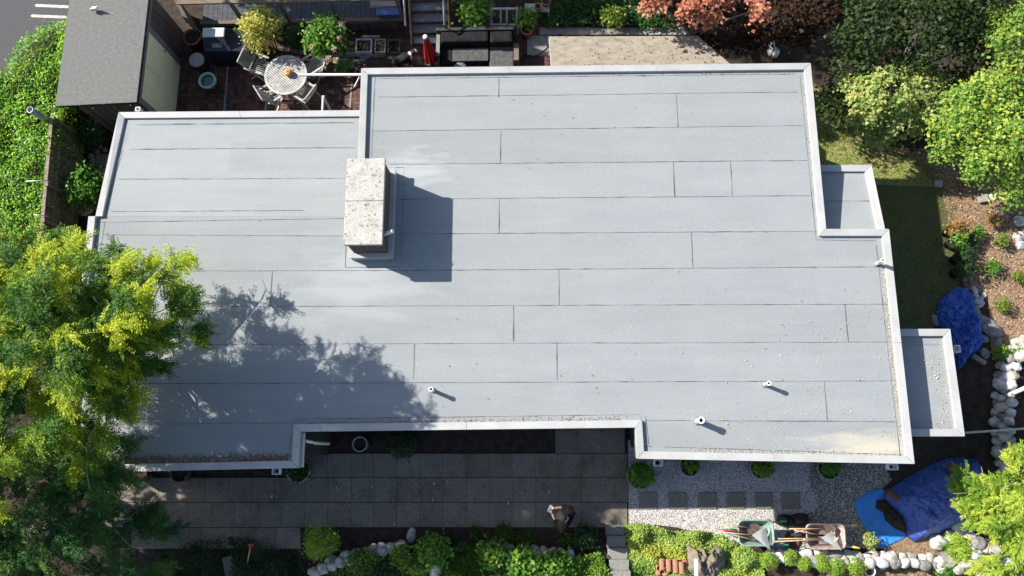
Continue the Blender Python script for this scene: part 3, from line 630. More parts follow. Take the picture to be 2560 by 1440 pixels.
for k in range(n):
    p = s0+(s1-s0)*(k+0.5)/n; mb.box((p.x, p.y-0.012, 1.04), ((s1-s0).length/n-0.014, 0.022, 2.06))
mb.build('cladding', MATS['shed_board'], shed)
e0, e1 = we[1], we[2]; L = (e1-e0).length; ed = (e1-e0).normalized(); on = Vector((ed.y, -ed.x, 0))
def epart(name, t0, t1, z0, z1, th, m):
    mb = MB(); p, q = e0+ed*t0, e0+ed*t1; mb.prism([(p.x, p.y), (q.x, q.y), (q.x+on.x*th, q.y+on.y*th), (p.x+on.x*th, p.y+on.y*th)], z0, z1); return mb.build(name, m, shed)
epart('trim_board', 0.0, L, 1.90, ZS-0.16, 0.03, MATS['shed_grey']); epart('trim_board', 0.0, 0.17, 0, 1.897, 0.03, MATS['shed_grey'])
epart('door', 0.18, 1.12, 0.03, 1.893, 0.024, MATS['panel_cream']); dd = epart('door', 1.13, 2.07, 0.03, 1.893, 0.024, MATS['panel_cream'])
epart('trim_board', 2.08, 2.25, 0, 1.897, 0.03, MATS['shed_grey']); epart('trim_board', 2.26, L, 0, 1.897, 0.02, MATS['shed_board'])
mb = MB(); q = e0+ed*2.0+on*0.035; mb.bar(q+Vector((0, 0, 0.95)), q+Vector((0, 0, 1.06)), 0.015, 0.02); mb.build('handle', MATS['black_metal'], dd)
# --- bird on the shed
bp = P(241, 27, ZS); bird = thing('bird', 'small grey and white bird standing on the shed roof', 'bird', bp)
def skinned(name, verts, edges, radii, m, parent=None, loc=(0, 0, 0), sub=2):
    bm = bmesh.new(); lay = bm.verts.layers.skin.verify(); vs = []
    for v, r in zip(verts, radii):
        q = bm.verts.new(v); q[lay].radius = (r, r) if not isinstance(r, tuple) else r; vs.append(q)
    for e in edges: bm.edges.new((vs[e[0]], vs[e[1]]))
    bm.verts.ensure_lookup_table(); vs[0][lay].use_root = True
    me = bpy.data.meshes.new(name); bm.to_mesh(me); bm.free(); o = bpy.data.objects.new(name, me); COL.objects.link(o)
    me.materials.append(m); k = o.modifiers.new('skin', 'SKIN'); k.use_smooth_shade = True; s = o.modifiers.new('sub', 'SUBSURF'); s.levels = s.render_levels = sub
    if parent is not None: o.parent = parent
    else: o.location = loc
    return o
skinned('body', [(0, 0, .10), (0.05, 0, .12), (0.085, 0, .15), (0.105, 0, .185), (0.145, 0, .18), (-0.05, 0, .10), (-0.12, 0, .085)], [(0, 1), (1, 2), (2, 3), (3, 4), (0, 5), (5, 6)], [.052, .045, .03, .028, .006, .04, .015], MATS['bird_white'], bird)
for s in (-1, 1):
    skinned('wing', [(0.03, s*.052, .125), (-0.04, s*.05, .12), (-0.12, s*.03, .1)], [(0, 1), (1, 2)], [.02, .022, .006], MATS['bird_dark'], bird)
    mb = MB(); mb.tube([bp+Vector((0, s*.02, .07)), bp+Vector((0.005, s*.02, 0)), bp+Vector((0.03, s*.02, 0.002))], 0.005, 6); mb.build('leg', MATS['bird_leg'], bird)
# --- hedge
MATS['laurel'] = leafmat('laurel', [(0.025, 0.07, 0.012), (0.055, 0.14, 0.016), (0.15, 0.26, 0.022), (0.25, 0.31, 0.03)], 0.4, 0.5, 0.6, 2.3)
hedge = thing('hedge', 'tall clipped green laurel hedge at the left edge', 'hedge', P(40, 330, 0))
zh = 1.55
hp = PP([(-260, 120), (0, 178), (40, 112), (100, 58), (172, 50), (164, 200), (146, 268), (132, 330), (112, 440), (100, 560), (95, 700), (-260, 700)], zh)
q = scatter(hp, 26000); cs = np.array([[p.x, p.y] for p in hp])
bump = np.array([0.16*mnoise.noise(Vector((x*1.3, y*1.3, 0)))+0.10*mnoise.noise(Vector((x*3.5, y*3.5, 5))) for x, y in q])
z = zh-0.08+bump-0.25*rng.random(len(q))**2
p = np.column_stack([q, z]); n_ = len(p); nn = nrm(np.array([-0.5, 0.2, 1.0])+rng.normal(size=(n_, 3))*0.5); A = np.cross(nn, rdirs(n_)); s = 0.085*(0.6+0.7*rng.random(n_))
cv = np.array([0.5+0.5*mnoise.noise(Vector((x*2.2, y*2.2, 9))) for x, y in q])
quads(p, A, np.cross(nn, A), s, s*0.5, np.clip(0.55*cv+0.45*rng.random(n_), 0, 1), 'foliage', MATS['laurel'], hedge)
pts = []; 
for i in range(len(hp)):
    u, v = hp[i], hp[(i+1) % len(hp)]; k = int((v-u).length*450); t = rng.random(k)[:, None]; w = np.array(u)*(1-t)+np.array(v)*t; w[:, 2] = rng.random(k)*zh; w[:, :2] += rng.normal(size=(k, 2))*0.06; pts.append(w)
p = np.concatenate(pts); n_ = len(p); A = rdirs(n_); s = 0.085*(0.6+0.7*rng.random(n_)); quads(p, A, rdirs(n_), s, s*0.5, rng.random(n_), 'side_foliage', MATS['laurel'], hedge)
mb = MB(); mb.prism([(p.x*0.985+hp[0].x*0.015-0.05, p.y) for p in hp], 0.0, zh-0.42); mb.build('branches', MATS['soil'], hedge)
# --- wooden fence and gate along the hedge
fa, fb = P(128, 296, 1.55), P(97, 640, 1.55); fa.z = fb.z = 0
fence = thing('fence', 'weathered brown board fence between the hedge and the house', 'fence', (fa+fb)/2)
L = (fb-fa).length; n = int(L/0.145); mb = MB(); dF = (fb-fa).normalized()
for k in range(n):
    p = fa+dF*(k+0.5)*L/n; mb.box((p.x, p.y, 0.76+random.uniform(-.01, .01)), (0.02, L/n-0.008, 1.50), rz=math.atan2(dF.y, dF.x)+math.pi/2)
mb.build('boards', MATS['fence_wood'], fence)
for zz in (0.35, 1.2):
    mb = MB(); mb.bar(fa+Vector((0.04, 0, zz)), fb+Vector((0.04, 0, zz)), 0.04, 0.08); mb.build('rail', MATS['fence_wood'], fence)
mb = MB(); mb.bar(fa+Vector((0, 0, 1.53)), fb+Vector((0, 0, 1.53)), 0.09, 0.03); mb.build('top_cap', MATS['fence_wood'], fence)
for t in (0.0, 0.49, 0.75, 1.0):
    p = fa+(fb-fa)*t; mb = MB(); mb.box((p.x+0.05, p.y, 0.8), (0.10, 0.10, 1.6)); mb.build('post', MATS['fence_wood'], fence)
mb = MB(); u, v = fa+(fb-fa)*0.52, fa+(fb-fa)*0.74; mb.bar(u+Vector((0.045, 0, 0.3)), v+Vector((0.045, 0, 1.2)), 0.03, 0.08); mb.build('gate_brace', MATS['fence_wood'], fence)
tp, tb_ = P(84, 276, 2.05), P(118, 301, 1.35); mb = MB(); mb.lathe((0, 0, 0), [(0.085, 0), (0.085, 0.72), (0.07, 0.72), (0.068, 0.4)], 20)
o = mb.top('flue_pipe', MATS['metal_grey'], (0, 0, 0)); o.location = (tb_.x, tb_.y, 1.33); o.rotation_euler = (0.02, -0.03, 0); tag(o, 'short round grey metal pipe with an open dark top above the hedge', 'flue pipe')
mb = MB(); mb.disc((0, 0, 0), 0.07, 16, 0.55); h = mb.build('pipe_opening', MATS['dark_hole']); h.parent = o
mb = MB(); mb.tube([(0, 0, -1.33), (0, 0, 0.01)], 0.04, 8); h = mb.build('support_post', MATS['fence_wood']); h.parent = o
for k, (a_, b_) in enumerate((((65, 453), (118, 451)), ((84, 537), (112, 539)))):
    A, B = P(*a_, 1.7), P(*b_, 1.62); mb = MB(); mb.tube([A, B], 0.014, 6); mb.tube([B, Vector((B.x, B.y, 1.4))], 0.012, 6)
    o = mb.top('metal_rod', MATS['rail_metal'], (B.x, B.y, 1.4)); tag(o, ('longer thin pale metal rod reaching from fence top over hedge', 'shorter thin pale metal rod nearer the big tree, over the hedge')[k], 'rod')
# --- brown boarded screen behind the shed
sa, sb = P(425, -25, 1.3), P(478, 66, 1.0); sa.z = sb.z = 0; mb = MB(); n = 12
for k in range(n):
    p = sa+(sb-sa)*(k+.5)/n; mb.box((p.x, p.y, 0.6), (0.03, (sb-sa).length/n-0.012, 1.2), rz=math.atan2((sb-sa).y, (sb-sa).x)+math.pi/2)
mb.bar(sa+Vector((0, 0, 1.22)), sb+Vector((0, 0, 1.22)), 0.10, 0.04); o = mb.top('screen_fence', MATS['shed_board'], sb); tag(o, 'dark low board screen between shed and timber deck', 'fence')
# --- pots by the shed
def pot(name, label, c, r, h, m, wall_=0.03, inner=None, group=None, taper=0.78, n=28, fillz=0.85, rimh=0.04, cat='pot'):
    o = thing(name, label, cat, c, group); mb = MB()
    mb.lathe(c, [(0.0, 0.0), (r*taper, 0), (r*0.97, h-rimh), (r, h-rimh), (r, h), (r-wall_, h), (r-wall_-0.01, h*0.35)], n); mb.build('body', m, o)
    if inner is not None: mb = MB(); mb.disc(c, r-wall_-0.004, n, h*fillz); mb.build('filling', inner, o)
    return o
def at_base(px, py, z): v = P(px, py, z); v.z = 0; return v
pot('plant_pot', 'wide maroon glazed pot beside the yellow shed doors', at_base(480, 91, 0.55), 0.27, 0.55, MATS['maroon_glaze'], 0.035, MATS['soil'])
c = at_base(491, 149, 0.55); o = thing('round_bin', 'small round dark bin with a flat beige lid', 'bin', c)
mb = MB(); mb.lathe(c, [(0, 0), (0.17, 0), (0.205, 0.5)], 24); mb.build('body', MATS['bin_body'], o); mb = MB(); mb.lathe(c, [(0.205, 0.5), (0.215, 0.5), (0.215, 0.55), (0.2, 0.565), (0, 0.57)], 28); mb.build('lid', MATS['bin_lid'], o)
c = at_base(518, 201, 0.5); o = pot('plant_pot', 'yellowish brown pot with pale green glazed rim holding dark water', c, 0.235, 0.5, MATS['pot_yellow'], 0.05, MATS['green_water'], fillz=0.88)
mb = MB(); mb.lathe(c, [(0.24, 0.44), (0.255, 0.45), (0.255, 0.515), (0.235, 0.53), (0.19, 0.515), (0.185, 0.4)], 32); mb.build('rim', MATS['green_glaze'], o)
# --- covered barbecue
bt = 1.15; q = PP([(503, 70), (563, 72), (560, 94), (504, 92)], bt); cx = sum(p.x for p in q)/4; cy = sum(p.y for p in q)/4
bbq = thing('barbecue', 'barbecue under a fitted black cover with grey top panel', 'barbecue', (cx+0.28, cy-0.1, 0))
X0, X1, Y0, Y1 = cx-0.32, cx+0.95, cy-0.42, cy+0.28
def loft(rings, m, name, parent, smooth=False):
    mb = MB(); n = len(rings[0]); vs = [v for r in rings for v in r]
    fs = [(i*n+k, i*n+(k+1) % n, (i+1)*n+(k+1) % n, (i+1)*n+k) for i in range(len(rings)-1) for k in range(n)]+[tuple((len(rings)-1)*n+k for k in range(n))]
    mb.add(vs, fs, smooth); return mb.build(name, m, parent, 0.02)
def rect(x0, x1, y0, y1, z): return [(x0, y0, z), (x1, y0, z), (x1, y1, z), (x0, y1, z)]
cov = loft([rect(X0, X1, Y0, Y1, 0.03), rect(X0-.01, X1+.01, Y0-.01, Y1+.01, 0.4), rect(X0+.02, X1-.02, Y0, Y1, 0.78), rect(cx-0.31, cx+0.42, Y0+0.02, Y1-.02, 0.90), rect(cx-.30, cx+.31, cy-.12, cy+.16, 1.135)], MATS['cover_black'], 'cover', bbq)
mb = MB(); mb.prism([(cx-.305, cy-.125), (cx+.315, cy-.125), (cx+.315, cy+.165), (cx-.305, cy+.165)], 1.10, bt); mb.build('top_panel', MATS['cover_grey'], bbq, 0.025)
fv = [(cx-.31, cy-.135, 1.10), (cx+.315, cy-.135, 1.10), (cx+.43, Y0+0.005, 0.895), (cx-.315, Y0+0.005, 0.895)]
mb = MB(); mb.add(fv+[(v[0], v[1]+0.05, v[2]-.03) for v in fv], [(0, 3, 2, 1), (0, 1, 5, 4), (1, 2, 6, 5), (2, 3, 7, 6), (3, 0, 4, 7)]); mb.build('front_flap', MATS['cover_navy'], bbq)
tx = bpy.data.curves.new('logo_text', 'FONT'); tx.body = 'weber'; tx.size = 0.075; tx.align_x = 'CENTER'; tx.align_y = 'CENTER'; tx.extrude = 0.001
to = bpy.data.objects.new('logo_text', tx); COL.objects.link(to); to.data.materials.append(MATS['logo_white']); to.parent = bbq
U = Vector((1, 0, 0)); Vv = (Vector(fv[0])-Vector(fv[3])); Vv.x = 0; Vv.normalize(); Nn = U.cross(Vv); M = Matrix((U, Vv, Nn)).transposed().to_4x4()
fc = Vector((cx+0.06, (fv[0][1]+fv[3][1])/2-0.02, (1.10+0.895)/2-0.01))+Nn*0.006; M.translation = fc-wloc(bbq); M_local = M
dg_ = bpy.context.evaluated_depsgraph_get(); me_ = bpy.data.meshes.new_from_object(to.evaluated_get(dg_)); bpy.data.objects.remove(to)
to = bpy.data.objects.new('logo_text', me_); COL.objects.link(to); to.parent = bbq; to.matrix_local = M_local
mb = MB()
for (u0, u1, v0, v1) in ((-.13, .13, .042, .048), (-.13, .13, -.048, -.042), (-.13, -.124, -.042, .042), (.124, .13, -.042, .042)):
    mb.add([fc+U*u+Vv*v for u, v in ((u0, v0), (u1, v0), (u1, v1), (u0, v1))], [(0, 1, 2, 3)])
mb.build('logo_frame', MATS['logo_white'], bbq)
# --- round slatted table, chairs, pumpkin
tz = 0.74; tc = P(714, 187, tz); table = thing('garden_table', 'round slatted weathered teak table in the brick patio', 'table', (tc.x, tc.y, 0)); r = 0.60
mb = MB(); ang = R(-42); du = Vector((math.cos(ang), math.sin(ang), 0)); dv = Vector((-du.y, du.x, 0)); w = 0.056
k = -int(r/w)-1
while k*w < r:
    t0, t1 = k*w+0.008, (k+1)*w-0.008; tm = max(abs(t0), abs(t1))
    if tm < r-0.05:
        hl = math.sqrt((r-0.055)**2-tm**2)
        if abs(t0+t1)/2 > 0.05: mb.prism([((tc+du*u+dv*t)[0], (tc+du*u+dv*t)[1]) for u, t in ((-hl, t0), (hl, t0), (hl, t1), (-hl, t1))], tz-0.025, tz)
        else: mb.prism([((tc+du*u+dv*t)[0], (tc+du*u+dv*t)[1]) for u, t in ((-hl, t0), (hl, t0), (hl, t1), (-hl, t1))], tz-0.025, tz+0.003)
    k += 1
mb.build('slats', MATS['silver_teak'], table)
mb = MB(); mb.lathe((tc.x, tc.y, 0), [(r-0.07, tz-0.03), (r, tz-0.03), (r, tz+0.002), (r-0.07, tz+0.004), (r-0.07, tz-0.03)], 48, smooth=False); mb.build('rim', MATS['silver_teak'], table)
for k in range(4):
    a_ = ang+math.pi/4+k*math.pi/2; mb = MB(); u = Vector((math.cos(a_), math.sin(a_), 0)); mb.bar(Vector((tc.x, tc.y, tz-0.04))+u*0.4, Vector((tc.x, tc.y, 0))+u*0.42, 0.06, 0.06); mb.build('leg', MATS['silver_teak'], table)
pc = P(720, 181, tz+0.1); mb = MB(); n = 40; prof = [(0.02, 0.005), (0.07, 0.0), (0.105, 0.035), (0.115, 0.075), (0.10, 0.12), (0.06, 0.145), (0.015, 0.132)]; vs = []
for rr, z in prof:
    for k in range(n): a_ = 2*math.pi*k/n; q_ = rr*(1-0.10*abs(math.cos(a_*4.5))**4); vs.append((pc.x+q_*math.cos(a_), pc.y+q_*math.sin(a_), tz+0.004+z))
mb.add(vs, [(i*n+k, i*n+(k+1) % n, (i+1)*n+(k+1) % n, (i+1)*n+k) for i in range(len(prof)-1) for k in range(n)], True)
o = thing('pumpkin', 'small orange pumpkin in the middle of the round table', 'pumpkin', (pc.x, pc.y, tz+0.004)); mb.build('body', MATS['pumpkin'], o)
mb = MB(); mb.tube([(pc.x, pc.y, tz+.13), (pc.x+.01, pc.y, tz+.17), (pc.x+.035, pc.y+.01, tz+.185)], [.016, .012, .014], 7); mb.build('stalk', MATS['stalk'], o)
def chair(c, face, label, grp='slatted folding chairs round the table'):
    """face = direction the sitter looks (radians)"""
    o = thing('folding_chair', label, 'chair', c, grp); M = Matrix.Rotation(face-math.pi/2, 4, 'Z'); M.translation = c
    W, D, hs = 0.50, 0.42, 0.44; T = lambda v: M @ Vector(v)
    mb = MB()
    for k in range(8): x = -W/2+0.05+(W-0.1)*k/7; mb.bar(T((x, -D/2+.02, hs)), T((x, D/2, hs)), 0.026, 0.018)
    for y in (-D/2+.02, D/2): mb.bar(T((-W/2, y, hs-0.02)), T((W/2, y, hs-0.02)), 0.04, 0.03)
    mb.build('seat', MATS['grey_wood'], o)
    mb = MB()
    for k in range(9): x = -W/2+0.05+(W-0.1)*k/8; mb.bar(T((x, -D/2-.02, hs+.06)), T((x, -D/2-.17, hs+.50)), 0.026, 0.014, up=(M.to_3x3() @ Vector((0, 1, 0))))
    mb.bar(T((-W/2, -D/2-.02, hs+.07)), T((W/2, -D/2-.02, hs+.07)), 0.03, 0.05); mb.bar(T((-W/2, -D/2-.18, hs+.52)), T((W/2, -D/2-.18, hs+.52)), 0.03, 0.06)
    mb.build('backrest', MATS['grey_wood'], o)
    for s in (-1, 1):
        x = s*W/2; mb = MB(); mb.bar(T((x, D/2+.03, 0)), T((x, -D/2-.18, hs+.53)), 0.045, 0.03); mb.build('leg', MATS['grey_wood'], o)
        mb = MB(); mb.bar(T((x*1.02, -D/2-.12, 0)), T((x*1.02, D/2-.04, hs+.2)), 0.045, 0.03); mb.build('leg', MATS['grey_wood'], o)
        mb = MB(); mb.bar(T((x*1.04, -D/2-.10, hs+.23)), T((x*1.04, D/2+.02, hs+.21)), 0.055, 0.025); mb.build('armrest', MATS['grey_wood'], o)
    return o
def face_to(c): return math.atan2(tc.y-c.y, tc.x-c.x)
for (x, y, lab, da) in ((651, 168, 'grey slatted chair left of the table, next to barbecue cover', 0.1), (789, 166, 'grey slatted chair right of the table, under the white pole', 0.1),
                        (691, 236, 'grey slatted chair below the table on its left, seen edge on', -0.35), (762, 234, 'grey slatted chair below the table on its right, slats lit', 0.15)):
    c = P(x, y, 0.44); c.z = 0; chair(c, face_to(c)+da, lab)
# --- white poles on the house
def pole(label, pts, w, tip=None, name='white_pole'):
    mb = MB()
    for u, v in zip(pts[:-1], pts[1:]): mb.bar(u, v, w, w)
    o = mb.top(name, MATS['white_paint'], pts[-1], 0.006); tag(o, label, 'pole')
    if tip:
        mb = MB(); d = (pts[0]-pts[1]).normalized(); mb.tube([pts[0]-d*0.02, pts[0]+d*0.05], w*0.75, 10); t = mb.build('end_cap', MATS['red_plastic']); t.data.transform(Matrix.Translation(-Vector(pts[-1]))); t.parent = o
pole('long horizontal white pole reaching from the house over the round table', [P(746, 187, 2.6), P(906, 187, 2.6)], 0.055)
pole('short slanted white rod with red tip at the roof corner', [P(886, 218, 2.0), P(902, 187, 2.6)], 0.035, True)
pole('white angled bracket standing up beside the lower roof edge', [P(806, 285, 1.9), P(808, 241, 2.25), P(830, 285, 1.2)], 0.055, name='white_bracket')
# --- deck with railing, stairs
zd = 0.35
deck = thing('deck', 'grey timber deck with brown railing beyond the patio', 'deck', P(750, 20, 0))
q = [P(505, 62, zd), P(1000, 62, zd), P(1000, -160, zd), P(505, -160, zd)]; mb = MB(); nb = 40
for k in range(nb):
    x0 = q[0].x+(q[1].x-q[0].x)*k/nb; x1 = q[0].x+(q[1].x-q[0].x)*(k+1)/nb-0.008; mb.prism([(x0, q[0].y), (x1, q[0].y), (x1, q[2].y), (x0, q[2].y)], zd-0.03, zd)
mb.build('deck_boards', MATS['deck_wood'], deck)
mb = MB(); mb.bar(Vector((q[0].x, q[0].y-.03, zd/2)), Vector((q[1].x, q[0].y-.03, zd/2)), 0.04, zd); mb.build('skirt', MATS['shed_board'], deck)
yb = q[0].y
mb = MB(); mb.bar(Vector((q[0].x, yb, zd+.10)), Vector((q[1].x+.05, yb, zd+.10)), 0.11, 0.06); mb.build('bottom_rail', MATS['beam_wood'], deck)
mb = MB(); zt = 1.5; mb.bar(Vector((q[0].x-.2, yb, zt)), Vector((q[1].x+.05, yb, zt)), 0.14, 0.05); mb.build('top_rail', MATS['beam_wood'], deck)
for x in (612, 728, 850, 1008):
    b_ = P(x, 60, zd); mb = MB(); mb.box((b_.x, yb, (zd+zt)/2), (0.09, 0.09, zt-zd-0.05)); mb.build('post', MATS['beam_wood'], deck)
cb = P(966, 20, zd+.02); mb = MB(); mb.box((cb.x, cb.y+.1, zd+.37), (0.72, 0.5, 0.012), rz=-0.06); mb.box((cb.x-.03, cb.y+.07, zd+.352), (0.74, 0.48, 0.012), rz=0.05); o = mb.top('cardboard_sheet', MATS['cardboard'], (cb.x, cb.y, zd+.34)); tag(o, 'flat brown cardboard sheets lying on the blue tub', 'cardboard')
tb = P(975, 42, zd); o = thing('storage_tub', 'blue plastic storage tub on the deck under cardboard', 'tub', tb); mb = MB(); mb.prism([(tb.x-.3, tb.y-.12), (tb.x+.3, tb.y-.12), (tb.x+.3, tb.y+.45), (tb.x-.3, tb.y+.45)], zd, zd+.3); mb.build('body', MATS['tub_blue'], o, 0.03)
mb = MB(); mb.prism([(tb.x-.33, tb.y-.15), (tb.x+.33, tb.y-.15), (tb.x+.33, tb.y+.48), (tb.x-.33, tb.y+.48)], zd+.302, zd+.34); mb.build('lid', MATS['tub_blue'], o, 0.012)
stairs = thing('stairs', 'grey outdoor stairs with metal handrails beside the deck', 'stairs', P(1075, 100, 0))
n = 7; x0, x1 = P(1032, 95, 0.2).x, P(1122, 95, 0.2).x; y0 = P(1070, 108, 0.15).y
mat('tread', (0.13, 0.135, 0.14), (0.21, 0.215, 0.22), 12, 0.8, 0.3); mat('nosing', (0.42, 0.43, 0.44), (0.30, 0.31, 0.32), 60, 0.5)
for k in range(n):
    z = 0.15+k*0.16; y = y0+k*0.25; mb = MB(); mb.prism([(x0, y), (x1, y), (x1, y+.28), (x0, y+.28)], z-0.05, z); t = mb.build('tread', MATS['tread'], stairs)
    if k in (0, 4): mb = MB(); mb.prism([(x0+.03, y+.01), (x1-.03, y+.01), (x1-.03, y+.17), (x0+.03, y+.17)], z, z+.006); mb.build('grip_plate', MATS['nosing'], t)
    mb = MB(); mb.prism([(x0, y+.25), (x1, y+.25), (x1, y+.27), (x0, y+.27)], z-.005, z+.11); mb.build('riser', MATS['shed_board'], stairs)
for x in (x0-.03, x1+.03):
    mb = MB(); mb.bar(Vector((x, y0-.02, 0.12)), Vector((x, y0+n*.25, 0.12+n*.16)), 0.045, 0.24); mb.build('stringer', MATS['orange_wood'], stairs)
for x in (P(1009, 50, 1.35).x, P(1108, 52, 1.35).x):
    ya = P(1010, 52, 1.3).y; mb = MB(); mb.tube([(x, ya, 1.05), (x, ya+1.9, 1.05+1.2)], 0.028, 8); mb.build('handrail', MATS['rail_metal'], stairs)
    mb = MB(); mb.tube([(x, ya+.05, 1.07), (x, ya+.05, 0.1)], 0.02, 8); mb.build('rail_post', MATS['black_metal'], stairs)
# --- planter beds in front of the deck
def rocklist(name, items, m, label=None, cat='stone', grp=None, flat=0.6, parent=None):
    out = []
    for i, (x, y, rx, ry, *rest) in enumerate(items):
        z = rest[0] if rest else 0.0; rz = rest[1] if len(rest) > 1 else random.uniform(-.5, .5); s = MPP(z); hh = min(rx, ry)*s*flat; c = P(x, y, z+hh*0.6)
        mb = MB(); mb.rock((c.x, c.y, z+hh*0.45), (rx*s, ry*s, hh), seed=random.randint(0, 9999), rz=rz)
        if parent is not None: mb.build('stone', m, parent)
        else: o = mb.top(name, m, (c.x, c.y, z)); tag(o, label if isinstance(label, str) else (label[i] if label else None), cat, grp); out.append(o)
    return out
bed = thing('stone_border', 'low border of rough grey stones edging the planting bed', 'stone border', P(880, 140, 0))
rocklist('s', [(755, 128, 22, 9, 0, 0), (800, 133, 20, 9, 0, 0), (838, 137, 22, 9, 0, 0), (876, 137, 21, 9, 0, 0), (913, 139, 19, 9, 0, 0), (948, 137, 21, 9, 0, 0), (983, 143, 17, 8, 0, 0), (900, 151, 18, 6, 0, 0), (842, 150, 20, 6, 0, 0)], MATS['stone_grey'], parent=bed, flat=0.9)
mat('planter', (0.30, 0.26, 0.19), (0.45, 0.40, 0.30), 8, 0.9); mat('planter_white', (0.55, 0.53, 0.49), (0.66, 0.64, 0.60), 8, 0.9)
MATS['dry_leaf'] = leafmat('dry_leaf', [(0.10, 0.06, 0.03), (0.30, 0.19, 0.09), (0.46, 0.36, 0.2), (0.2, 0.13, 0.06)], 0.8, 0.2, 0.2)
MATS['dark_green'] = leafmat('dark_green', [(0.012, 0.035, 0.012), (0.025, 0.06, 0.018), (0.04, 0.09, 0.022), (0.06, 0.115, 0.03)], 0.45, 0.3, 0.4)
for i, (xa, xb, ya, yb_, m, lm, lab) in enumerate(((888, 930, 96, 131, 'planter_white', 'dry_leaf', 'square pale edged planter full of dry leaves'), (936, 964, 97, 131, 'planter', 'dry_leaf', 'narrow tan planter beside the pale edged one'), (968, 1000, 98, 133, 'shed_board', 'dark_green', 'dark planter with small green leaves behind the dog'))):
    z = 0.25; a_, b_ = P(xa, yb_, z), P(xb, ya, z); o = thing('planter', lab, 'planter', ((a_.x+b_.x)/2, (a_.y+b_.y)/2, 0)); mb = MB(); t = 0.035
    for (x0_, x1_, y0_, y1_) in ((a_.x, b_.x, a_.y, a_.y+t), (a_.x, b_.x, b_.y-t, b_.y), (a_.x, a_.x+t, a_.y+t, b_.y-t), (b_.x-t, b_.x, a_.y+t, b_.y-t)): mb.prism([(x0_, y0_), (x1_, y0_), (x1_, y1_), (x0_, y1_)], 0, z)
    mb.build('box', MATS[m], o); mb = MB(); mb.prism([(a_.x+t, a_.y+t), (b_.x-t, a_.y+t), (b_.x-t, b_.y-t), (a_.x+t, b_.y-t)], 0.02, z-.06); mb.build('soil', MATS['soil'], o)
    leaves('leaves', MATS[lm], [(((a_.x+b_.x)/2, (a_.y+b_.y)/2, z-.05), ((b_.x-a_.x)/2.3, (b_.y-a_.y)/2.3, 0.06), 1)], 30, 6, 0.05, 0.06, o, fill=0.1)
cb = P(875, 90, 0.3); mb = MB(); mb.box((cb.x+.6, cb.y, 0.2), (0.5, 0.03, 0.16)); o = mb.top('plank', MATS['grey_wood'], (cb.x+.6, cb.y, 0)); tag(o, 'short pale board standing behind the pale edged planter', 'board')
# --- bushes on the patio edge
def bush(name, label, cat, m, px, py, rpx, h, n_cl, per, size, ztop=None, stem=None, group=None, blobs=None, up=0.7, aspect=0.55, spread=None, fill=0.55, cvar=0.55, upper=-0.3, zbase=0.0):
    zc = zbase+h*0.6; c = P(px, py, zc); s = MPP(zc); rx = rpx[0]*s if isinstance(rpx, tuple) else rpx*s; ry = rpx[1]*s if isinstance(rpx, tuple) else rpx*s
    o = thing(name, label, cat, (c.x, c.y, zbase), group); bl = [((c.x, c.y, zc), (rx*0.86, ry*0.86, h*0.40), 1)]
    for k in range(5):
        a_ = random.uniform(0, 6.28); bl.append(((c.x+math.cos(a_)*rx*0.5, c.y+math.sin(a_)*ry*0.5, zc+random.uniform(-.1, .22)*h), (rx*0.5, ry*0.5, h*0.25), 0.3))
    leaves('foliage', m, bl, n_cl, per, spread or size*1.1, size, o, up=up, aspect=aspect, fill=fill, cvar=cvar, upper=upper, zmin=zbase+0.02)
    mb = MB()
    for k in range(6): a_ = k*1.05; mb.tube([(c.x+math.cos(a_)*.04, c.y+math.sin(a_)*.04, zbase), (c.x+math.cos(a_)*rx*.3, c.y+math.sin(a_)*ry*.3, zbase+h*.45), (c.x+math.cos(a_)*rx*.6, c.y+math.sin(a_)*ry*.6, zbase+h*.75)], [.02, .014, .005], 6)
    mb.build('stems', MATS['beam_wood'], o); return o
MATS['variegated'] = leafmat('variegated', [(0.05, 0.09, 0.02), (0.30, 0.30, 0.05), (0.45, 0.42, 0.08), (0.52, 0.50, 0.20)], 0.5, 0.4, 0.4, 1.35)
MATS['hydrangea'] = leafmat('hydrangea', [(0.03, 0.085, 0.012), (0.06, 0.15, 0.02), (0.11, 0.20, 0.025), (0.18, 0.26, 0.04)], 0.45, 0.4, 0.4, 1.6)
MATS['hyd_flower'] = leafmat('hyd_flower', [(0.36, 0.22, 0.15), (0.48, 0.33, 0.22), (0.55, 0.47, 0.30), (0.42, 0.30, 0.22)], 0.8, 0.3, 0.2)
bush('yellow_bush', 'yellow variegated bush behind the round table', 'bush', MATS['variegated'], 662, 82, (50, 60), 1.7, 330, 8, 0.095, aspect=0.42)
hb = bush('hydrangea_bush', 'bright green hydrangea bush with faded flower heads', 'bush', MATS['hydrangea'], 817, 92, (48, 56), 1.6, 300, 7, 0.105, aspect=0.6)
for (x, y) in ((824, 60), (855, 62), (783, 118), (835, 122), (848, 97), (822, 147), (840, 150)):
    c = P(x, y, 1.35); leaves('flower_head', MATS['hyd_flower'], [((c.x, c.y, c.z), (0.07, 0.07, 0.05), 1)], 22, 4, 0.02, 0.035, hb, aspect=0.9)
bush('shrub', 'dark green low shrub between the yellow bush and hydrangea', 'shrub', MATS['dark_green'], 733, 102, (26, 30), 0.9, 120, 8, 0.08)
bush('shrub', 'small dark green plant beside the left chair and barbecue', 'shrub', MATS['dark_green'], 632, 138, (22, 12), 0.5, 60, 8, 0.07)
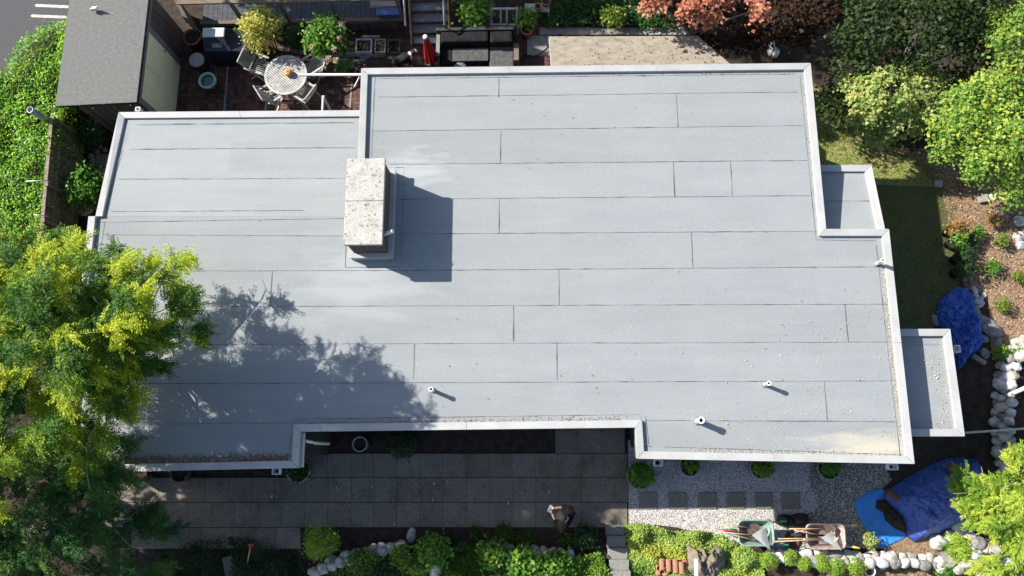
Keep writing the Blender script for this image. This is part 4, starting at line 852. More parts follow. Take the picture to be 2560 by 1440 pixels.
# hanging / potted plant near the white pole
c = at_base(872, 178, 0.3); o = pot('plant_pot', 'terracotta pot with trailing plant near the white pole', c, 0.2, 0.3, MATS['terracotta'], 0.03, MATS['soil'])
leaves('foliage', MATS['hydrangea'], [((c.x-.12, c.y+.1, 0.42), (0.24, 0.2, 0.12), 1)], 60, 6, 0.05, 0.06, o); leaves('flowers', MATS['hyd_flower'], [((c.x-.1, c.y+.12, 0.5), (0.24, 0.2, 0.1), 1)], 8, 3, 0.03, 0.05, o)
mb = MB(); mb.tube([(c.x+.18*math.cos(t), c.y+.1, 0.3+.32*math.sin(t)) for t in np.linspace(0, math.pi, 14)], 0.008, 6); mb.build('handle', MATS['terracotta'], o)
# --- parasol
ub, ut = P(1088, 168, 0.05), P(1063, 92, 1.62); ub = Vector((ut.x, ut.y-0.02, 0)); par = thing('parasol', 'closed red parasol with a round white top cap', 'parasol', ub)
lean = (P(1072, 150, 0.6)-Vector((ut.x, ut.y, 0.6)))
mb = MB(); n = 48; prof = [(0.03, 1.60), (0.06, 1.5), (0.085, 1.25), (0.115, 0.95), (0.15, 0.6), (0.17, 0.42), (0.15, 0.36)]; vs = []
for rr, z in prof:
    for k in range(n):
        a_ = 2*math.pi*k/n; q_ = rr*(1+0.24*math.cos(a_*8+z*1.5)); vs.append((ut.x+q_*math.cos(a_), ut.y+q_*math.sin(a_), z))
mb.add(vs, [(i*n+k, (i+1)*n+k, (i+1)*n+(k+1) % n, i*n+(k+1) % n) for i in range(len(prof)-1) for k in range(n)], True); mb.build('canopy', MATS['red_cloth'], par)
mb = MB(); mb.tube([(ut.x, ut.y, 0.0), (ut.x, ut.y, 1.62)], 0.022, 10); mb.build('pole', MATS['rail_metal'], par)
mb = MB(); mb.lathe((ut.x, ut.y, 1.6), [(0.065, 0), (0.065, 0.03), (0.05, 0.045), (0, 0.05)], 20); mb.build('top_cap', MATS['white_plastic'], par)
mb = MB(); mb.lathe((ut.x, ut.y, 0.0), [(0.24, 0.012), (0.24, 0.06), (0.06, 0.10), (0.03, 0.12)], 28); mb.build('base', MATS['bin_body'], par)
# --- sofa
zs = 0.42; sofa = thing('sofa', 'black wicker corner sofa with dark cushions against the deck stairs', 'sofa', P(1185, 120, 0))
def pbox(name, x0, x1, y0, y1, z0, z1, m, par_=sofa, bev=0.02, zref=None):
    a_, b_ = P(x0, y1, zref if zref is not None else z1), P(x1, y0, zref if zref is not None else z1); mb = MB(); mb.prism([(a_.x, a_.y), (b_.x, a_.y), (b_.x, b_.y), (a_.x, b_.y)], z0, z1); return mb.build(name, m, par_, bev)
pbox('frame', 1090, 1222, 78, 170, 0.03, 0.30, MATS['wicker'], zref=0.3); pbox('frame', 1223, 1285, 78, 210, 0.03, 0.30, MATS['wicker'], zref=0.3)
pbox('back_frame', 1090, 1285, 65, 77, 0.05, 0.80, MATS['wicker']); arm = pbox('armrest', 1089, 1100, 85, 160, 0.05, 0.62, MATS['wicker'])
a_, b_ = P(1089.5, 139, 0.625), P(1100, 85, 0.625); mb = MB()
for k in range(22): y = a_.y+(b_.y-a_.y)*k/22; mb.prism([(a_.x, y), (b_.x, y), (b_.x, y+.016), (a_.x, y+.016)], 0.618, 0.634)  # pale strips paint sunlight onto the black wicker armrest
mb.build('sunlight_strips', MATS['wicker_sunlit'], arm)
pbox('back_cushion', 1101, 1221, 77, 107, 0.43, 0.76, MATS['cushion'], bev=0.06, zref=0.72); pbox('back_cushion', 1225, 1281, 77, 107, 0.43, 0.76, MATS['cushion'], bev=0.06, zref=0.72)
pbox('seat_cushion', 1101, 1221, 105, 158, 0.30, 0.45, MATS['cushion'], bev=0.04); pbox('seat_cushion', 1223, 1285, 105, 205, 0.30, 0.46, MATS['cushion_grey'], bev=0.04); pbox('seat_pad', 1131, 1221, 119, 153, 0.452, 0.50, MATS['cushion_grey'], bev=0.018)
c = at_base(1150, 172, 0.45); o = thing('side_table', 'small round dark table in front of the sofa, mostly under the roof', 'side table', c); mb = MB(); mb.lathe(c, [(0.02, .43), (0.2, .43), (0.2, .45), (0, .452)], 28); mb.build('top', MATS['metal_grey'], o); mb = MB(); mb.tube([c, c+Vector((0, 0, .43))], 0.025, 8); mb.build('leg', MATS['black_metal'], o)
# --- dog
dc = P(1010, 150, 0.35); dog = thing('dog', 'black and white dog standing beside the red parasol, looking right', 'dog', (dc.x, dc.y, 0))
def dogmat():
    m = mat('dog_coat', (0.012, 0.012, 0.013), rough=0.7); t = m.node_tree; N = t.nodes; L = t.links; b = N['Principled BSDF']
    tc_ = [n for n in N if n.bl_idname == 'ShaderNodeTexCoord'][0]; sx = N.new('ShaderNodeSeparateXYZ'); nz = N.new('ShaderNodeTexNoise'); nz.inputs['Scale'].default_value = 9
    L.new(tc_.outputs['Object'], sx.inputs[0]); L.new(tc_.outputs['Object'], nz.inputs['Vector'])
    def band(sock, lo_, hi_):
        a1 = N.new('ShaderNodeMath'); a1.operation = 'MULTIPLY_ADD'; L.new(nz.outputs[0], a1.inputs[0]); a1.inputs[1].default_value = 0.08; L.new(sock, a1.inputs[2])
        g = N.new('ShaderNodeMath'); g.operation = 'GREATER_THAN'; L.new(a1.outputs[0], g.inputs[0]); g.inputs[1].default_value = lo_+0.04
        l = N.new('ShaderNodeMath'); l.operation = 'LESS_THAN'; L.new(a1.outputs[0], l.inputs[0]); l.inputs[1].default_value = hi_+0.04
        q_ = N.new('ShaderNodeMath'); q_.operation = 'MULTIPLY'; L.new(g.outputs[0], q_.inputs[0]); L.new(l.outputs[0], q_.inputs[1]); return q_.outputs[0]
    o1 = band(sx.outputs[0], 0.22, 0.285); o2 = band(sx.outputs[0], 0.40, 0.6); o3 = band(sx.outputs[2], -0.1, 0.16)
    m1 = N.new('ShaderNodeMath'); m1.operation = 'MAXIMUM'; L.new(o1, m1.inputs[0]); L.new(o2, m1.inputs[1]); m2 = N.new('ShaderNodeMath'); m2.operation = 'MAXIMUM'; L.new(m1.outputs[0], m2.inputs[0]); L.new(o3, m2.inputs[1])
    mx = N.new('ShaderNodeMix'); mx.data_type = 'RGBA'; mx.inputs[6].default_value = (0.012, 0.012, 0.013, 1); b.inputs['Specular IOR Level'].default_value = 0.2; mx.inputs[7].default_value = (0.66, 0.64, 0.62, 1); L.new(m2.outputs[0], mx.inputs[0]); L.new(mx.outputs[2], b.inputs['Base Color']); return m
dv_ = [(0, 0, .44), (0.16, 0, .45), (0.25, 0, .50), (0.33, 0, .56), (0.39, 0, .57), (0.49, 0, .54), (-0.16, 0, .44), (-0.26, 0, .45), (-0.36, 0.03, .40), (-0.47, .05, .36)]
de = [(0, 1), (1, 2), (2, 3), (3, 4), (4, 5), (0, 6), (6, 7), (7, 8), (8, 9)]; dr = [.115, .135, .085, .07, .075, .032, .105, .075, .022, .012]
for s in (-1, 1):
    i0 = len(dv_); dv_ += [(0.16, s*.09, .36), (0.15, s*.095, .20), (0.17, s*.095, .03), (0.21, s*.095, .02)]; de += [(1, i0), (i0, i0+1), (i0+1, i0+2), (i0+2, i0+3)]; dr += [.055, .034, .026, .024]
    i0 = len(dv_); dv_ += [(-0.20, s*.085, .36), (-0.14, s*.09, .25), (-0.25, s*.09, .14), (-0.24, s*.09, .03), (-0.20, s*.09, .02)]; de += [(6, i0), (i0, i0+1), (i0+1, i0+2), (i0+2, i0+3), (i0+3, i0+4)]; dr += [.075, .05, .028, .025, .023]
    i0 = len(dv_); dv_ += [(0.375, s*.055, .63), (0.365, s*.075, .68)]; de += [(4, i0), (i0, i0+1)]; dr += [.024, .008]
o = skinned('body', dv_, de, dr, dogmat(), dog); dog.rotation_euler = (0, 0, R(24)); dog.location = (dc.x-.03, dc.y-.02, 0); dog.scale = (1.0, 1.0, 1.0)
# --- things right of the sofa
bush('shrub', 'leafy green shrub between the stairs and wooden rack', 'shrub', MATS['hydrangea'], 1183, 22, (42, 42), 1.2, 200, 7, 0.11, aspect=0.5)
ch = thing('wooden_rack', 'weathered grey slatted wooden rack behind the sofa', 'rack', P(1258, 60, 0)); mb = MB()
for x in (1228, 1252, 1267, 1292): A, B = P(x, 62, 0.55), P(x, 20, 0.95); mb.bar(A, B, 0.045, 0.03)
mb.build('slats', MATS['grey_wood'], ch)
for y, z in ((62, .55), (22, .95)): mb = MB(); mb.bar(P(1224, y, z-.03), P(1296, y, z-.03), 0.05, 0.05); mb.build('crossbar', MATS['grey_wood'], ch)
for x in (1226, 1294):
    for y, z in ((62, .52), (22, .92)): A = P(x, y, z); mb = MB(); mb.bar(A, Vector((A.x, A.y, 0)), 0.05, 0.05); mb.build('leg', MATS['grey_wood'], ch)
A, B = P(1291, 150, 0.55), P(1291, 108, 0.55); mb = MB(); mb.prism([(A.x-.07, A.y), (A.x+.07, A.y), (A.x+.07, B.y), (A.x-.07, B.y)], 0, 0.55); o = mb.top('timber_block', MATS['beam_wood'], (A.x, (A.y+B.y)/2, 0), 0.01); tag(o, 'upright tan timber block at the right end of the sofa', 'timber')
c = at_base(1317, 72, 0.35); o = pot('plant_pot', 'terracotta pot with light green plant behind the sofa corner', c, 0.18, 0.35, MATS['terracotta'], 0.03, MATS['soil']); leaves('foliage', MATS['hydrangea'], [((c.x-.02, c.y+.18, 0.6), (0.28, 0.25, 0.25), 1)], 70, 6, 0.06, 0.09, o)
sh = thing('plant_shelf', 'low wooden shelf at the top edge holding empty pots', 'shelf', P(1352, 25, 0)); mb = MB(); A, B = P(1312, 30, .45), P(1374, 8, .45); mb.prism([(A.x, A.y), (B.x, A.y), (B.x, B.y), (A.x, B.y)], .42, .45); mb.build('top', MATS['grey_wood'], sh)
for x, y in ((1314, 28), (1372, 28), (1314, 10), (1372, 10)): A = P(x, y, .42); mb = MB(); mb.bar(A, Vector((A.x, A.y, 0)), .05, .05); mb.build('leg', MATS['grey_wood'], sh)
for i, (x, y, r_, lab) in enumerate(((1345, 16, .10, 'small round terracotta pot standing on the low wooden shelf'), (1365, 3, .13, 'larger terracotta pot on the wooden shelf at the top edge'))):
    c = P(x, y, .6); c.z = .452; pot('plant_pot', lab, c, r_, .17, MATS['terracotta'], .02, MATS['soil'])
MATS['ivy'] = leafmat('ivy', [(0.015, 0.05, 0.012), (0.03, 0.085, 0.02), (0.055, 0.12, 0.028), (0.11, 0.17, 0.04)], 0.45, 0.35, 0.4, 1.25)
ip = PP([(1330, -60), (1640, -60), (1720, 55), (1690, 78), (1600, 74), (1480, 68), (1360, 74), (1340, 40)]); q = scatter(ip, 9000); z = np.array([0.22+0.20*mnoise.noise(Vector((x*1.6, y*1.6, 3))) for x, y in q])-0.12*rng.random(9000)
n_ = len(q); nn = nrm(np.array([0, 0, 1.0])+rng.normal(size=(n_, 3))*0.55); A = np.cross(nn, rdirs(n_)); s = 0.085*(0.6+0.7*rng.random(n_)); cv = np.array([0.5+0.7*mnoise.noise(Vector((x*1.2, y*1.2, 1))) for x, y in q])
tag(quads(np.column_stack([q, z]), A, np.cross(nn, A), s, s*0.8, np.clip(cv*.6+.4*rng.random(n_), 0, 1), 'ivy_cover', MATS['ivy']), 'low green ivy ground cover north of the tan roof', 'ground cover', kind='stuff')
bush('shrub', 'small yellow green rounded shrub in the ivy bed', 'shrub', leafmat('yellowgreen', [(0.06, 0.12, 0.02), (0.13, 0.21, 0.03), (0.22, 0.28, 0.04), (0.30, 0.34, 0.06)], 0.45, 0.35, 0.4), 1530, 45, (34, 24), 0.55, 110, 8, 0.075)
slab_field('paving', [(70, 88, [1348, 1380, 1412, 1444, 1476, 1508, 1540, 1572, 1604, 1636, 1668, 1700, 1735]), (90, 112, [1318, 1348, 1378]), (112, 140, [1318, 1348, 1378])], MATS['slab_pale'])
mb = MB(); mb.tube([P(x, y, 0.03) for x, y in ((1318, 138), (1335, 141), (1352, 134), (1368, 120), (1378, 104), (1388, 92), (1400, 86), (1412, 90))], 0.018, 8); o = mb.top('garden_hose', MATS['hose'], P(1350, 134, 0)); tag(o, 'black garden hose curling over grey slabs beside the tan roof', 'hose')
# tan roof north of the house
zt = 2.5; q = PP([(1372, 91), (1744, 90), (1828, 162), (1828, 260), (1386, 260)], zt); lean_ = thing('porch_roof', 'low tan gravel surfaced porch roof against the north wall', 'porch', ((q[0].x+q[2].x)/2, q[2].y, 0)); 
mb = MB(); mb.prism([(p.x, p.y) for p in q], zt-.02, zt); mb.build('roof', MATS['tan_roof'], lean_)
mb = MB(); mb.prism([(p.x*0.999, p.y-.015) for p in q], zt-.14, zt-.022); mb.build('roof_edge', MATS['white_paint'], lean_)
for x in (1385, 1730): A = P(x, 100, zt); mb = MB(); mb.box((A.x+.05, A.y-.05, zt/2-.07), (.09, .09, zt-.15)); mb.build('post', MATS['white_paint'], lean_)
# sack in the shade
c = P(1932, 124, 0.2); o = thing('garden_sack', 'pale sack with dark straps in the shade by the corner', 'sack', (c.x, c.y, 0)); mb = MB(); mb.rock((c.x, c.y, .2), (.16, .26, .22), 5, .15, .2); mb.build('body', MATS['white_paint'], o)
for k in (-.07, .05): mb = MB(); mb.tube([(c.x+k-.02, c.y-.27, .1), (c.x+k+.03, c.y-.1, .43), (c.x+k, c.y+.1, .44), (c.x+k+.05, c.y+.27, .12)], .018, 6); mb.build('strap', MATS['hose'], o)
# ================================================================ TREES
mat('bark', (0.10, 0.085, 0.07), (0.20, 0.17, 0.14), 8, 0.95, 0.5, stretch=(2, 2, 0.4)); mat('twig', (0.34, 0.28, 0.19), (0.42, 0.35, 0.24), 8, 0.8)
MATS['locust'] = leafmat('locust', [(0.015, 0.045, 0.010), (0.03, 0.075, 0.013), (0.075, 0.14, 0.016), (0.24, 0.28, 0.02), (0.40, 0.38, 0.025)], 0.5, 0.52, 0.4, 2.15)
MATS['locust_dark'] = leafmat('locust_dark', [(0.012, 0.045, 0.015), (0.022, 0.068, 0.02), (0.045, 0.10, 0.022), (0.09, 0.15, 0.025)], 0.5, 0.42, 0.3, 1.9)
def spray_tree(name, label, m, base, blobs, n_sp, length, lsize, n_leaf, lw=0.42, droop=0.3, trunk_r=0.22, twigs=20, cat='tree', out=0.8, ang=1.05, flat=0.3, jit=.62):
    """blobs: (px, py, z, rx px, ry px, rz m, weight)"""
    o = thing(name, label, cat, base); w = np.array([b[6] for b in blobs], float); w /= w.sum(); Rt = []; D = []; C = []
    cents = []
    for b, k in zip(blobs, w):
        c = P(b[0], b[1], b[2]); s = MPP(b[2]); rad = np.array([b[3]*s, b[4]*s, b[5]]); cents.append(c)
        nb = max(3, int(n_sp*k/26)); tsc = min(1.0, .35+.75*min(rad[0], rad[1]))*.62; d = rdirs(nb); d[:, 2] = d[:, 2]*0.8+0.15; cc = np.array(c)+d*rad*(0.35+0.65*rng.random((nb, 1))**0.5); bd = nrm(d*rad*np.array([1, 1, flat])+np.array([0, 0, 0.04])); cvb = rng.random(nb)
        for j in range(26):
            t = rng.random((nb, 1))*tsc; r_ = cc+bd*t+rng.normal(size=(nb, 3))*0.05; Rt.append(r_); D.append(bd*out+rng.normal(size=(nb, 3))*jit*np.array([1, 1, .5])); C.append(cvb)
    sprays('foliage', m, np.concatenate(Rt), np.concatenate(D), n_leaf, length, lsize, lw, np.concatenate(C), o, droop=droop, ang=ang)
    mb = MB(); b0 = Vector(base); zt = max(b[2] for b in blobs); top = Vector((sum(c.x for c in cents)/len(cents), sum(c.y for c in cents)/len(cents), zt*0.55)); mb.tube([b0, b0.lerp(top, .4)+Vector((.1, .05, 0)), top], [trunk_r, trunk_r*.8, trunk_r*.55], 10)
    mb.build('trunk', MATS['bark'], o); mb = MB()
    for c in cents:
        midp = top.lerp(c, .5)+Vector((0, 0, .25)); mb.tube([top, midp, c], [trunk_r*.25, trunk_r*.12, 0.008], 6)
        for k in range(max(1, twigs//len(cents))):
            e = c+Vector(tuple(rdirs(1)[0]))*random.uniform(.5, 1.0); e.z = c.z+abs(e.z-c.z)*.6; mb.tube([c, c.lerp(e, .6)+Vector((0, 0, .08)), e], [.011, .007, .003], 5)
    mb.build('branches', MATS['twig'], o); return o
spray_tree('tree', 'big feathery yellow green tree overhanging the left end of the roof', MATS['locust'], P(20, 1010, 0), [
    (150, 715, 6.7, 130, 80, .6, 1.2), (50, 670, 6.2, 110, 65, .6, .9), (265, 655, 5.1, 60, 30, .3, .28), (345, 634, 4.8, 44, 18, .2, .10), (435, 648, 4.65, 24, 8, .1, .035), (270, 780, 6.9, 70, 62, .5, .8), (150, 830, 7.0, 130, 90, .7, 1.3), (330, 850, 6.4, 55, 42, .4, .4), (378, 705, 5.8, 42, 36, .4, .32), (392, 782, 6.3, 44, 40, .4, .42), (330, 885, 5.2, 55, 40, .3, .35), (230, 880, 4.7, 90, 80, .4, .5), (270, 965, 4.6, 60, 46, .3, .3), (470, 834, 4.8, 34, 6, .1, .03), (40, 800, 6.7, 120, 140, .8, 1.2),
    (110, 960, 6.5, 130, 70, .7, 1.0), (265, 940, 6.0, 50, 38, .3, .4), (330, 965, 5.3, 22, 14, .2, .12), (375, 800, 5.6, 22, 26, .2, .12), (220, 1110, 4.9, 60, 30, .3, .3), (50, 1060, 6.0, 120, 80, .8, .9), (240, 1030, 5.7, 55, 45, .4, .45), (-140, 760, 6.6, 170, 170, 1, 1.7), (-170, 980, 6.6, 150, 160, 1, 1.3), (-150, 1180, 6.2, 120, 120, 1, .8)], 12500, 0.31, 0.060, 9, jit=.42)
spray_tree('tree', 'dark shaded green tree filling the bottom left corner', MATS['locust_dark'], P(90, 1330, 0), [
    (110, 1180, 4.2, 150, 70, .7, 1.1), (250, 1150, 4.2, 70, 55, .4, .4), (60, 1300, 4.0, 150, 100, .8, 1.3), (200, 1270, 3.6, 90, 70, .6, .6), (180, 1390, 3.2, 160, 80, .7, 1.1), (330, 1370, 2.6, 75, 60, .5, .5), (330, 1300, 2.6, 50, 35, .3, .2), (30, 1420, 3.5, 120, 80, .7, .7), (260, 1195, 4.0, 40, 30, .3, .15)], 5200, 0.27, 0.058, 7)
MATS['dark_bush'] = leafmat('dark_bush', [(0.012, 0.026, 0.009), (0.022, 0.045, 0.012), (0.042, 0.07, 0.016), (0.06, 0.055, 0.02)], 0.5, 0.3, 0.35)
MATS['pale_bush'] = leafmat('pale_bush', [(0.07, 0.14, 0.03), (0.16, 0.25, 0.055), (0.32, 0.40, 0.11), (0.44, 0.47, 0.17), (0.30, 0.38, 0.09), (0.40, 0.24, 0.11)], 0.5, 0.4, 0.3, 1.1)
MATS['lime'] = leafmat('lime', [(0.04, 0.11, 0.02), (0.09, 0.19, 0.03), (0.18, 0.29, 0.05), (0.31, 0.38, 0.07), (0.44, 0.40, 0.04)], 0.45, 0.45, 0.4, 1.35)
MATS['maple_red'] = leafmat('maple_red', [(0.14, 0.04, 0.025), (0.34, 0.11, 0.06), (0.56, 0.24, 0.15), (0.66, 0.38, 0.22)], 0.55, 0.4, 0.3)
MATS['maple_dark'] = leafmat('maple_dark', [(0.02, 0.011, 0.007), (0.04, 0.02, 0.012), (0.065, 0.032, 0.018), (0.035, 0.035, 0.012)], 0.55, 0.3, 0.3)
MATS['leafgreen'] = leafmat('leafgreen', [(0.03, 0.08, 0.015), (0.07, 0.16, 0.025), (0.15, 0.26, 0.04), (0.27, 0.35, 0.07), (0.40, 0.40, 0.06)], .5, .42, .3, 1.2)
def crown_tree(name, label, m, base, blobs, n_cl, per, size, spread, cat='tree', aspect=0.6, trunk_r=0.12, up=0.7, upper=-0.3, fill=0.6, cvar=0.55):
    o = thing(name, label, cat, base); bl = []
    for (x, y, z, rx, ry, rz, w) in blobs:
        c = P(x, y, z); s = MPP(z); bl.append(((c.x, c.y, c.z), (rx*s, ry*s, rz), w))
    leaves('foliage', m, bl, n_cl, per, spread, size, o, up=up, aspect=aspect, fill=fill, cvar=cvar, upper=upper, zmin=0.05)
    mb = MB(); b0 = Vector(base); zt = np.mean([b[0][2] for b in bl]); t = Vector((np.mean([b[0][0] for b in bl]), np.mean([b[0][1] for b in bl]), zt*.6)); mb.tube([b0, b0.lerp(t, .5), t], [trunk_r, trunk_r*.8, trunk_r*.5], 8)
    for b in bl: c = Vector(b[0]); mb.tube([t, t.lerp(c, .5)+Vector((0, 0, .1)), c+Vector((0, 0, b[1][2]*.5))], [trunk_r*.5, trunk_r*.3, .012], 6)
    mb.build('trunk', MATS['bark'], o); return o
crown_tree('maple_tree', 'red leaved maple reaching in from the top edge', MATS['maple_red'], P(1830, -40, 0), [(1632, 8, 3.4, 28, 20, .25, .4), (1730, 32, 3.3, 30, 14, .25, .45), (1800, 4, 3.5, 36, 10, .3, .3), (1893, 30, 3.3, 14, 32, .25, .35), (1782, 44, 3.0, 14, 12, .2, .15), (1700, -70, 3.7, 100, 36, .5, .6)], 120, 16, 0.10, 0.10, up=0.9, aspect=.7)
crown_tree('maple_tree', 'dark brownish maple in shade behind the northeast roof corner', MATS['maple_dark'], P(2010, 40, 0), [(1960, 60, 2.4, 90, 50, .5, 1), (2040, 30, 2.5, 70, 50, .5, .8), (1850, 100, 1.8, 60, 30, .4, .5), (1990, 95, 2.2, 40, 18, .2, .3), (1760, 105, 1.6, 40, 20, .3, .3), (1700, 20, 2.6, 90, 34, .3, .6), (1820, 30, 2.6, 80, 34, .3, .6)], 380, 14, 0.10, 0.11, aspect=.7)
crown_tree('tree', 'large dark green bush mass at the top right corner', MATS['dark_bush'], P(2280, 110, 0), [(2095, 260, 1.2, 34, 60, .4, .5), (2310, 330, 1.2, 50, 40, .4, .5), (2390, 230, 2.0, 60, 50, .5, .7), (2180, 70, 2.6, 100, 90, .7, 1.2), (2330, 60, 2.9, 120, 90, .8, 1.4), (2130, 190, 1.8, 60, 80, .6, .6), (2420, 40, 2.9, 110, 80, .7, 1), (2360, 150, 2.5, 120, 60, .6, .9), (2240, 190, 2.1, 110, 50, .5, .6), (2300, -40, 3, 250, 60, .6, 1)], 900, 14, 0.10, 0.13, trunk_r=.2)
crown_tree('tree', 'rounded bush of pale yellow green leaf clusters near the lawn', MATS['pale_bush'], P(2215, 300, 0), [(2215, 235, 2.3, 90, 60, .5, 1.1), (2170, 290, 1.9, 50, 40, .4, .5), (2255, 305, 1.8, 60, 38, .4, .6), (2300, 225, 2.2, 65, 45, .4, .7), (2140, 225, 2.0, 36, 30, .4, .3), (2330, 285, 2.0, 45, 32, .4, .5), (2200, 345, 1.4, 40, 18, .3, .25), (2265, 175, 2.2, 60, 16, .3, .3)], 480, 20, 0.085, 0.07, aspect=.7, fill=.72, cvar=.7)
crown_tree('tree', 'bright lime and yellow leaved tree at the right edge', MATS['lime'], P(2480, 330, 0), [(2430, 310, 2.7, 75, 55, .5, .9), (2480, 235, 3.0, 80, 50, .5, .9), (2500, 400, 2.6, 80, 50, .5, .9), (2560, 320, 3.1, 80, 90, .6, 1.1), (2545, 475, 2.1, 50, 40, .4, .4), (2375, 375, 2.2, 45, 24, .3, .35), (2360, 325, 2.3, 34, 24, .3, .25), (2450, 430, 2.2, 40, 25, .3, .3), (2410, 250, 2.7, 40, 26, .3, .3), (2640, 250, 3, 90, 150, .8, 1)], 620, 24, 0.078, 0.11, aspect=.68, cvar=.6)
crown_tree('tree', 'green tree with large leaves along the upper right edge', MATS['leafgreen'], P(2570, 100, 0), [(2530, 110, 3.2, 60, 70, .6, 1), (2600, 60, 3.3, 80, 90, .7, 1), (2490, 60, 3, 40, 40, .4, .4), (2550, 190, 3.1, 50, 50, .5, .6)], 240, 20, 0.085, 0.11, aspect=.6)
for (x, y, z, r_, lab) in ((-14.5, 0.3, 5.2, 2.0, 'added shade tree beyond the left edge, beside the dark corner tree'), (-14.0, -2.4, 4.2, 1.7, 'lower added shade tree beyond the bottom left corner'), (-13.4, 16.9, 6.2, 2.3, 'added shade tree beyond the timber deck'), (-9.0, 17.6, 6.6, 2.3, 'added shade tree beyond the outdoor stairs'), (-1.5, 17.0, 6.5, 2.6, 'added shade tree standing beyond the maple'), (3.0, 18.5, 7.0, 2.6, 'added shade tree north of the dark bushes'), (7.5, 19.5, 7.0, 2.6, 'added shade tree north of the right hand shrubs')):  # unseen trees, added out of view only to cast shade
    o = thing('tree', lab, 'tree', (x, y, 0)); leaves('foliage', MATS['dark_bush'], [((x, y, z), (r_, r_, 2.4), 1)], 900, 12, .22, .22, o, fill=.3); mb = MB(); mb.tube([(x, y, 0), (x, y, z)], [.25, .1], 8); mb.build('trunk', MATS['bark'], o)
MATS['conifer'] = leafmat('conifer', [(0.07, 0.15, 0.02), (0.15, 0.24, 0.03), (0.26, 0.34, 0.05), (0.40, 0.42, 0.06)], 0.5, 0.45, 0.3, 1.75)
spray_tree('conifer', 'sunlit feathery lime green conifer at the lower right edge', MATS['conifer'], P(2580, 1330, 0), [
    (2450, 1205, 2.1, 38, 14, .15, .35), (2540, 1195, 2.3, 40, 40, .3, .6), (2440, 1230, 2.0, 30, 12, .12, .25), (2500, 1260, 2.2, 50, 28, .25, .8), (2450, 1290, 2.0, 32, 14, .15, .3), (2540, 1300, 2.2, 50, 40, .3, .8), (2480, 1325, 1.9, 40, 22, .2, .5), (2470, 1385, 1.4, 60, 22, .2, .6), (2530, 1390, 1.7, 55, 45, .3, .8), (2590, 1250, 2.3, 60, 80, .4, .8)], 3000, 0.22, 0.075, 9, lw=.30, droop=.10, trunk_r=.1, ang=.55, flat=.05, jit=.40)
# ================================================================ LEFT SIDE STRIP
bush('shrub', 'bright green shrub between the fence and the roof edge', 'shrub', leafmat('fresh', [(0.035, 0.10, 0.015), (0.06, 0.16, 0.02), (0.10, 0.22, 0.025), (0.15, 0.27, 0.035)], 0.4, 0.4, 0.3, 1.4), 212, 468, (40, 60), 1.3, 200, 7, 0.095, aspect=.6)
bush('shrub', 'dark leafy shrub below the shed end wall', 'shrub', MATS['dark_green'], 236, 334, (38, 26), 0.7, 130, 8, 0.09)
bush('shrub', 'small green plant between hedge, fence and shed corner', 'shrub', MATS['hydrangea'], 152, 285, (18, 22), 0.9, 70, 7, 0.09)
rocklist('boulder', [(214, 525, 20, 15, .05, .3)], MATS['stone_warm'], ['tan boulder below the bright shrub by the roof edge'], 'boulder', flat=.8)
rocklist('cobble', [(228, 390, 9, 9), (243, 378, 8, 7), (231, 402, 8, 8), (250, 366, 7, 6), (262, 374, 8, 7)], MATS['stone_grey'], 'small rounded stone in the shady strip left of the roof', 'stone', 'small rounded stones beside the left roof edge')
slab_field('paving', [(386, 418, [240, 262, 300]), (420, 452, [236, 262, 300])], MATS['slab'])
# ================================================================ EAST GARDEN
def crease(m, sc, amt=.9):
    t = m.node_tree; N = t.nodes; L = t.links; b = N['Principled BSDF']; tc_ = [n for n in N if n.bl_idname == 'ShaderNodeTexCoord'][0]
    ns = N.new('ShaderNodeTexNoise'); ns.inputs['Scale'].default_value = 3; L.new(tc_.outputs['Object'], ns.inputs['Vector']); ad = N.new('ShaderNodeVectorMath'); ad.operation = 'MULTIPLY_ADD'; L.new(ns.outputs['Color'], ad.inputs[0]); ad.inputs[1].default_value = (.5, .5, .5); L.new(tc_.outputs['Object'], ad.inputs[2])
    v = N.new('ShaderNodeTexVoronoi'); v.feature = 'DISTANCE_TO_EDGE'; v.inputs['Scale'].default_value = sc; L.new(ad.outputs[0], v.inputs['Vector'])
    mr = N.new('ShaderNodeMapRange'); mr.inputs[2].default_value = .18; L.new(v.outputs['Distance'], mr.inputs[0]); old = b.inputs['Normal'].links[0].from_node
    bp = N.new('ShaderNodeBump'); bp.inputs['Strength'].default_value = amt; bp.inputs['Distance'].default_value = .05; L.new(mr.outputs[0], bp.inputs['Height']); L.new(old.outputs[0], bp.inputs['Normal']); L.new(bp.outputs[0], b.inputs['Normal'])
mat('tarp_blue', (0.018, 0.075, 0.36), (0.040, 0.12, 0.48), 3, 0.42, 0.4, 9, spec=0.5); mat('tarp_light', (0.035, 0.20, 0.58), (0.05, 0.26, 0.66), 3, 0.42, 0.2, 14, spec=0.5); mat('tarp_navy', (0.022, 0.07, 0.32), (0.04, 0.10, 0.40), 4, 0.45, 0.35, 10, spec=0.5, c3=(0.05, 0.09, 0.30))
crease(MATS['tarp_blue'], 4.0, .7); crease(MATS['tarp_navy'], 2.2, .4); crease(MATS['tarp_light'], 1.6, .3)
